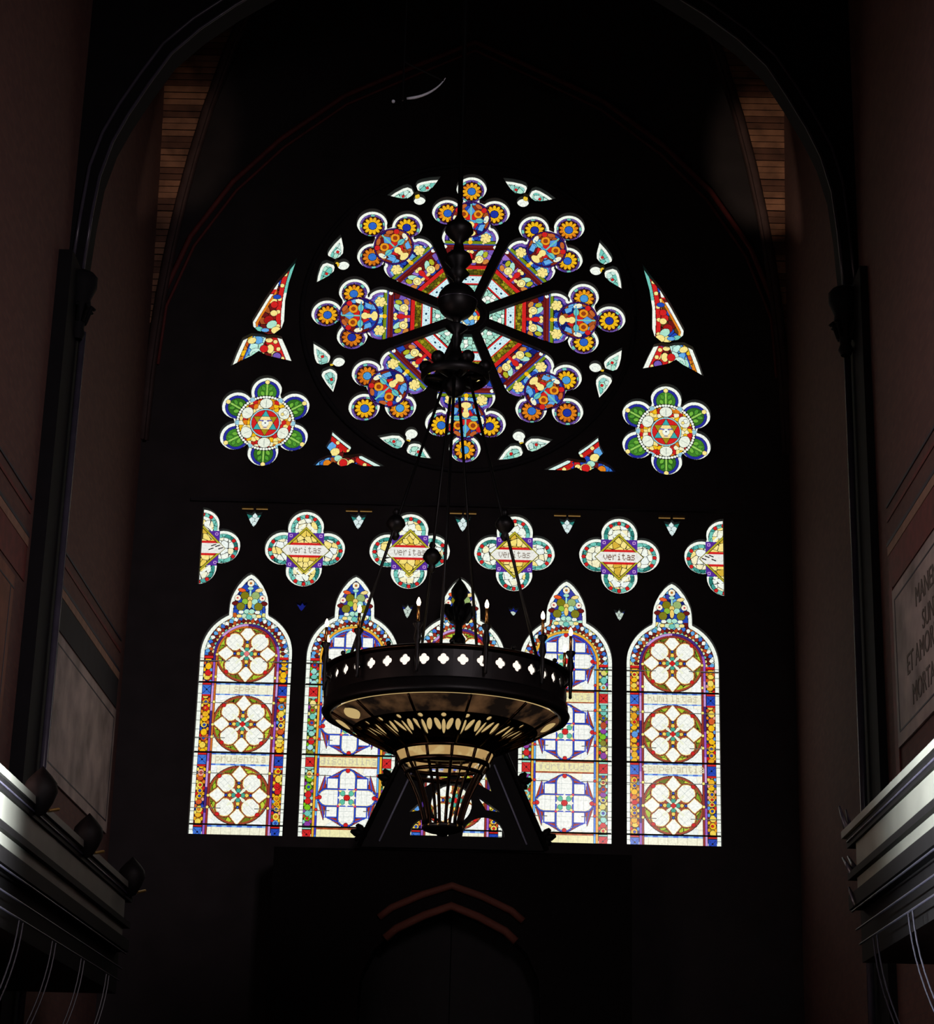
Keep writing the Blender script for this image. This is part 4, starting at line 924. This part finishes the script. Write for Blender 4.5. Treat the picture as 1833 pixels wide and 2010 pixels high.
# ------------------------------------------------------------------ crocketed gable over the door, in front of the middle lancet
GYF = 22.8
g = empty('door_gable', (0, GYF, 4.9)); tag(g, 'black crocketed gable with tall finial over the doorway', 'gable')
zb0 = 5.30
rake = [(-1.02, zb0), (1.02, zb0), (0.06, 7.62), (-.02, 7.72), (-.06, 7.62)]
def arcp(cx, cz, r, a0, a1, n=14): return circ(cx, cz, r, a0, a1, n)
Hs = [circ(-.03, 5.80, .23, n=28),
      arcp(-.27, 5.44, .215, 0, 180), arcp(.335, 5.44, .235, 0, 180),
      [(.26, 5.90), (.52, 5.72), (.36, 5.74)], [(-.29, 5.90), (-.50, 5.70), (-.36, 5.72)],
      [(-.36, 5.97), (-.20, 6.06), (-.02, 6.12), (.18, 6.08), (.42, 5.95), (.30, 6.28), (.02, 6.95), (-.24, 6.32)]]
plate('pierced_gable', rake, Hs, GYF, .12, M_DWOOD, g)
for sg in (-1, 1):
    link('rake_moulding', tube(bmesh.new(), [(sg*1.05, GYF-.03, zb0), (sg*.0, GYF-.03, 7.66)], .03, 8), M_DWOOD, g, True)
    link('rake_highlight', tube(bmesh.new(), [(sg*.82, GYF-.02, 5.36), (sg*.44, GYF-.02, 6.25)], .011, 8), M_HIGHLIGHT, g, True)  # pale tube paints in the highlight line along the rake
    for f in (.06, .33, .60, .84):
        x, z = sg*1.03*(1-f), zb0+f*2.32; bm = bmesh.new()
        lathe(bm, [(0, z-.05), (.05, z-.03), (.055, z+.03), (.02, z+.07), (0, z+.08)], x+sg*.03, GYF+.03, 8)
        if f in (.06, .33):
            for an, L in ((.9, .13), (.2, .15), (-.6, .12)):
                tube(bm, [(x+sg*.02, GYF+.03, z), (x+sg*(.02+L*math.cos(an)*.7), GYF+.03, z+L*math.sin(an)*.7), (x+sg*(.03+L*math.cos(an)), GYF+.03, z+L*math.sin(an)+.01)], .035, 8, radii=[.03, .045, .02])
        link('crocket', bm, M_DWOOD, g, True)
bm = lathe(bmesh.new(), [(.07, 7.5), (.05, 7.60), (.085, 7.66), (.08, 7.73), (.045, 7.78), (.042, 7.88), (.10, 7.93), (.14, 7.99), (.13, 8.08), (.07, 8.13), (.055, 8.19), (.095, 8.24), (.10, 8.31), (.06, 8.38), (.02, 8.43), (.0, 8.48)], .0, GYF+.05, 16)
link('finial', bm, M_DWOOD, g, True)
bm = bmesh.new()
for a in range(6):
    an = a*PI/3+.3; tube(bm, [(.08*math.cos(an), GYF+.05+.08*math.sin(an), 7.94), (.15*math.cos(an), GYF+.05+.15*math.sin(an), 8.04), (.14*math.cos(an), GYF+.05+.13*math.sin(an), 8.12)], .04, 6)
link('finial_leaves', bm, M_DWOOD, g, True)
# porch below: doorway with pointed arch rings
po = [(-2.0, 0), (-1.0, 0), (-1.0, 3.6)] + [(-.98, 3.9), (-.85, 4.18), (-.6, 4.42), (-.3, 4.56), (0, 4.66), (.3, 4.56), (.6, 4.42), (.85, 4.18), (.98, 3.9)] + [(1.0, 3.6), (1.0, 0), (2.0, 0), (2.0, 5.295), (-2.0, 5.295)]
pp = plate('door_porch', po, [], GYF+.12, .9, M_WOOD); tag(pp, 'dark wooden porch with a pointed doorway under the gable', 'porch')
dr = empty('door_1', (0, 23.5, 0)); tag(dr, 'dark timber double door inside the pointed doorway', 'door', kind='structure')
for e in (-1, 1):
    lf = link('door_leaf', box(bmesh.new(), *sorted((e*.005, e*1.02)), 23.40, 23.46, -.1, 4.72), M_DWOOD, dr)
    link('handle', tube(bmesh.new(), [(e*.08, 23.37, 1.0), (e*.08, 23.37, 1.25)], .012, 8), M_BRASS, lf).location = (0, 0, 0)
for off, rr_, nm in ((0, .035, 'inner'), (.3, .03, 'outer')):
    base = [(-.72, 4.31), (-.6, 4.42), (-.3, 4.57), (0, 4.68), (.3, 4.57), (.6, 4.42), (.72, 4.31)]
    pts = [(x*(1+off*.35), GYF+.10, z+off*.75) for x, z in base]
    link('arch_moulding', tube(bmesh.new(), pts, rr_+.012, 8), M_BRK, pp, True)

# ------------------------------------------------------------------ chandelier
CHX, CHY = .012, 16.0
ch = empty('chandelier', (CHX, CHY, 4.3)); tag(ch, 'large dark bronze ring chandelier with candle lamps hanging before the window', 'chandelier')
def P(az, r, z):   # az: 0 = toward the viewer, + = to the right
    a = math.radians(az); return (CHX+r*math.sin(a), CHY-r*math.cos(a), z)
RB = .955; ZT, ZB = 5.585, 5.245
NP = 40
# pierced band: forty panels, each with a four-lobed opening, as one pierced ring
bm = bmesh.new()
wseg = 2*PI*RB/NP
qz = 5.478
Oq = foil(0, qz, 4, .021, .022, 90)
loop = [(-wseg/2, ZB+.02), (0, ZB+.02), (wseg/2, ZB+.02), (wseg/2, qz), (wseg/2, ZT-.02), (0, ZT-.02), (-wseg/2, ZT-.02), (-wseg/2, qz)]
pm = plate_mesh(loop, [Oq], .014)
vs = np.empty(len(pm.vertices)*3); pm.vertices.foreach_get('co', vs); vs = vs.reshape(-1, 3); fs = [tuple(p.vertices) for p in pm.polygons]
for i in range(NP):
    vv = []
    for x, y, z in vs:
        az = -.6+360/NP*i+math.degrees(x/RB); vv.append(bm.verts.new(P(az, RB-y, z)))
    for f in fs:
        try: bm.faces.new([vv[k] for k in f])
        except ValueError: pass
link('pierced_band', bm, M_IRON, ch)
def prof(rz, name, m, smooth=True, seg=96, parent=ch):
    return link(name, lathe(bmesh.new(), rz, CHX, CHY, seg), m, parent, smooth)
prof([(RB+.0, ZT-.03), (RB+.03, ZT-.02), (RB+.035, ZT+.0), (RB, ZT+.015), (RB-.04, ZT+.01), (RB-.04, ZT-.03), (RB, ZT-.03)], 'upper_rim', M_BRZ)
prof([(RB+.0, ZB+.10), (RB+.02, ZB+.08), (RB+.02, ZB+.03), (RB+.035, ZB+.01), (RB+.02, ZB-.015), (RB-.03, ZB-.02), (RB-.05, ZB+.02), (RB-.015, ZB+.1), (RB, ZB+.1)], 'lower_rim', M_IRON)
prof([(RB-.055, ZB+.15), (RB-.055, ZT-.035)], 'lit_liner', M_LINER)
# bowl: pierced bronze funnel over a glowing amber glass funnel
R0, Z0, R1, Z1 = RB-.05, ZB-.02, .395, 4.965
def fr(t): return R0+(R1-R0)*t, Z0+(Z1-Z0)*t-.012*math.sin(PI*t)
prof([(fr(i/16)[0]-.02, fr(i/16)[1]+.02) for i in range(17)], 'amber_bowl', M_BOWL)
def funnel(t0, t1, name, m, n=8):
    pr = [fr(t0+(t1-t0)*i/n) for i in range(n+1)]; return prof(pr, name, m)
funnel(0, .34, 'upper_bowl_band', M_BRZ_GLOW); funnel(.90, 1.0, 'lower_bowl_band', M_BRZ)
# palmette band: bronze sheet pierced with radial leaf slots, wrapped on the funnel
bm = bmesh.new(); NS = 24; ws = 1.0
slots = []
for (cx, cz, a, b, rot) in ((0, .42, .10, .30, 0), (-.29, .52, .13, .26, .45), (.29, .52, .13, .26, -.45), (0, .86, .11, .08, 0)):
    if abs(cx) > .39 and False: continue
    pts = []
    for i in range(14):
        th = 2*PI*i/14; u = a*math.cos(th); v = b*math.sin(th); pts.append((cx+u*math.cos(rot)-v*math.sin(rot), cz+u*math.sin(rot)+v*math.cos(rot)))
    slots.append(pts)
sl = []
g_ = 6
outer_ = [(-.5+i/g_, 0) for i in range(g_)]+[(.5, i/g_) for i in range(g_)]+[(.5-i/g_, 1) for i in range(g_)]+[(-.5, 1-i/g_) for i in range(g_)]
pm = plate_mesh(outer_, slots, .02); vs = np.empty(len(pm.vertices)*3); pm.vertices.foreach_get('co', vs); vs = vs.reshape(-1, 3); fs = [tuple(p.vertices) for p in pm.polygons]
for i in range(NS):
    vv = []
    for x, y, z in vs:
        t = .90-.56*z; r, zz = fr(t); vv.append(bm.verts.new(P(360/NS*(i+x), r+.004-y*.4, zz-.003+y*.4)))
    for f in fs:
        try: bm.faces.new([vv[k] for k in f])
        except ValueError: pass
link('palmette_band', bm, M_BRZ, ch)
# ribs over the bowl
for i in range(12):
    a_, n_ = 28+30*i, 10; bm = bmesh.new(); L_ = []
    for j in range(n_+1):
        u = j/n_; hw = 7.5*math.sin(PI*u)**.7
        L_.append([bm.verts.new(P(a_+e*hw, fr(.06+.24*u)[0]+.004, fr(.06+.24*u)[1]-.004)) for e in (-1, -.33, .33, 1)])
    for j in range(n_):
        for e in range(3): bm.faces.new((L_[j][e], L_[j][e+1], L_[j+1][e+1], L_[j+1][e]))
    if i in (2, 3, 8, 9): link('amber_lens', bm, M_BOWL, ch, True)
    else: bm.free()
for i in range(12):
    az = 15+30*i-2
    pts = [P(az, fr(t)[0]+.015, fr(t)[1]-.01) for t in (0, .25, .5, .75, 1)]
    link('bowl_rib', tube(bmesh.new(), pts, .011, 8), M_BRZ, ch, True)
# drum and hoops
prof([(.395, 4.965), (.405, 4.955), (.405, 4.94), (.39, 4.935)], 'drum_upper_hoop', M_BRZ)
M_AMB = bpy.data.materials.new('clear_amber_glass'); M_AMB.use_nodes = True
nt = M_AMB.node_tree; nt.nodes.clear(); a1 = nt.nodes.new('ShaderNodeEmission'); a1.inputs[0].default_value = (*lin((196, 158, 100)), 1); a1.inputs[1].default_value = .8
a2 = nt.nodes.new('ShaderNodeBsdfTransparent'); a3 = nt.nodes.new('ShaderNodeMixShader'); a4 = nt.nodes.new('ShaderNodeOutputMaterial'); a5 = nt.nodes.new('ShaderNodeTexNoise'); a6 = nt.nodes.new('ShaderNodeMapRange')
a7 = nt.nodes.new('ShaderNodeTexCoord'); nt.links.new(a7.outputs['Object'], a5.inputs['Vector']); a5.inputs['Scale'].default_value = 9; a6.inputs[1].default_value = .52; a6.inputs[2].default_value = .6
nt.links.new(a5.outputs['Fac'], a6.inputs[0]); nt.links.new(a6.outputs[0], a3.inputs[0]); nt.links.new(a1.outputs[0], a3.inputs[1]); nt.links.new(a2.outputs[0], a3.inputs[2]); nt.links.new(a3.outputs[0], a4.inputs[0])
prof([(.385, 4.94), (.345, 4.865)], 'drum_glass', M_AMB)
prof([(.355, 4.87), (.365, 4.86), (.36, 4.835), (.345, 4.83), (.34, 4.85), (.355, 4.87)], 'drum_lower_hoop', M_BRZ)
prof([(.30, 4.80), (.312, 4.79), (.308, 4.765), (.295, 4.77), (.30, 4.80)], 'cage_hoop', M_BRZ)
for i in range(12):
    az = 10+30*i
    pts = [P(az, r, z) for r, z in ((.395, 4.96), (.355, 4.86), (.30, 4.78), (.25, 4.69), (.205, 4.59), (.17, 4.48), (.155, 4.42), (.15, 4.37))]
    link('cage_rib', tube(bmesh.new(), pts, .013, 8), M_BRZ, ch, True)
    b = bmesh.new(); bmesh.ops.create_icosphere(b, subdivisions=2, radius=.013, matrix=Matrix.Translation(P(az+8, .155, 4.36))); link('cage_stud', b, M_GLINT, ch, True)
prof([(.155, 4.375), (.165, 4.36), (.15, 4.335), (.11, 4.32), (.05, 4.31), (.04, 4.295), (0, 4.285)], 'bottom_boss', M_IRON, seg=24)
# candles
for i in range(12):
    az = -12+30*i; x, y, z = P(az, 1.005, 0)
    c = link('candle', lathe(bmesh.new(), [(0, 5.74), (.012, 5.74), (.012, 5.875), (.008, 5.88), (0, 5.88)], x, y, 10), M_BRASS, ch, True)
    c2 = link('cup', lathe(bmesh.new(), [(0, 5.735), (.035, 5.75), (.04, 5.735), (.018, 5.70), (.024, 5.66), (.03, 5.62), (.016, 5.58), (.02, 5.5), (.012, 5.4), (.014, 5.37), (0, 5.36)], x, y, 10), M_IRON, c, True); c2.location = (0, 0, 0)
    c3 = link('bulb', lathe(bmesh.new(), [(0, 5.878), (.008, 5.88), (.015, 5.895), (.016, 5.91), (.01, 5.93), (.003, 5.945), (0, 5.947)], x, y, 10), M_BULB, c, True); c3.location = (0, 0, 0)
    c4 = link('bracket', tube(bmesh.new(), [P(az, RB, 5.46), P(az, 1.005, 5.5)], .012, 8), M_IRON, c, True); c4.location = (0, 0, 0)
# little cresting knobs on the upper rim
for i in range(12):
    p = P(3+30*i, RB, ZT+.03); b = bmesh.new(); bmesh.ops.create_icosphere(b, subdivisions=2, radius=.02, matrix=Matrix.Translation(p)); link('rim_knob', b, M_IRON, ch, True)
# suspension: rods from the coronet to the ring, knobs midway
CRZ = 8.12
for az, r_top in ((-52, .10), (-2, .10), (49, .16), (163, .1), (197, .1), (-92, .1), (92, .1)):
    if abs(az) == 92: continue
    a = Vector(P(az, r_top, CRZ)); b = Vector(P(az, RB-.02, ZT))
    rd = link('suspension_rod', tube(bmesh.new(), [a, b], .013, 8), M_IRON, ch, True)
    if az in (-52, 49, 197):
        m = a.lerp(b, .545); bm = bmesh.new()
        lathe(bm, [(0, m.z+.14), (.02, m.z+.13), (.03, m.z+.10), (.02, m.z+.08), (.05, m.z+.06), (.075, m.z+.02), (.08, m.z-.01), (.05, m.z-.05), (.025, m.z-.07), (.035, m.z-.10), (.02, m.z-.13), (0, m.z-.14)], m.x, m.y, 12)
        link('knob', bm, M_IRON, rd, True).location = (0, 0, 0)
# coronet
bm = lathe(bmesh.new(), [(.27, 8.13), (.29, 8.15), (.29, 8.19), (.27, 8.21), (.25, 8.19), (.25, 8.15), (.27, 8.13)], CHX, CHY, 32)
link('coronet_ring', bm, M_IRON, ch, True)
for i in range(6):
    az = 25+60*i
    bm = tube(bmesh.new(), [P(az, .04, 8.16), P(az, .28, 8.17)], .03, 8)
    link('coronet_arm', bm, M_IRON, ch, True)
    b = bmesh.new(); bmesh.ops.create_icosphere(b, subdivisions=2, radius=.06, matrix=Matrix.Translation(P(az, .25, 8.26))); link('coronet_ball', b, M_IRON, ch, True)
X0 = CHX
prof([(0, 7.98), (.06, 8.0), (.10, 8.06), (.07, 8.12), (.10, 8.2), (.13, 8.28), (.06, 8.36), (.035, 8.45), (.05, 8.5), (.03, 8.56), (.10, 8.62), (.03, 8.66)], 'coronet_hub', M_IRON, seg=24)
prof([(0.03, 8.66)]+[(.168*math.sin(PI*i/16)+.002, 8.86-.168*math.cos(PI*i/16)) for i in range(1, 16)]+[(.03, 9.03), (.05, 9.07), (.10, 9.12), (.06, 9.17), (.12, 9.24), (.10, 9.30), (.05, 9.34), (.035, 9.42), (.09, 9.47), (.125, 9.52), (.11, 9.58), (.05, 9.63), (.022, 9.68), (.02, 11.0), (.018, 14.0)], 'stem_and_orb', M_IRON, seg=24)
prof([(.16, 8.855), (.175, 8.86), (.16, 8.865)], 'orb_band', M_SHAFT, seg=32)
link('suspension_chain', tube(bmesh.new(), [(CHX, CHY, 13.9), (CHX, CHY, 21)], .02, 8), M_IRON, ch, True)
# small hanging pulley wheel high up, its glint painted as a pale arc
M_STEEL_GLINT = mat('steel_glint', (196, 202, 214), .45)
HX, HY, HZ = -.50, 15.6, 10.88
hk = empty('pulley_wheel', (HX, HY, HZ)); tag(hk, 'curved glinting hoist wheel high above the chandelier', 'pulley')
bm = tube(bmesh.new(), [(HX+.40*math.cos(math.radians(a)), HY, HZ+.06+.36*math.sin(math.radians(a))) for a in range(-85, -20, 5)], .008, 8, radii=[.010, .012, .013, .012, .011, .011, .010, .009, .008, .007, .006, .005, .004]); link('rim', bm, M_STEEL_GLINT, hk, True)
link('hanger', tube(bmesh.new(), [(HX, HY, HZ-.32), (HX, HY, 21)], .008, 8), M_IRON, hk)
link('spoke', tube(bmesh.new(), [(HX, HY, HZ+.06), (HX+.35, HY, HZ-.12)], .008, 8), M_IRON, hk)
b = bmesh.new(); bmesh.ops.create_icosphere(b, subdivisions=2, radius=.016, matrix=Matrix.Translation((HX-.08, HY, HZ-.33))); link('pin', b, M_STEEL_GLINT, hk, True)
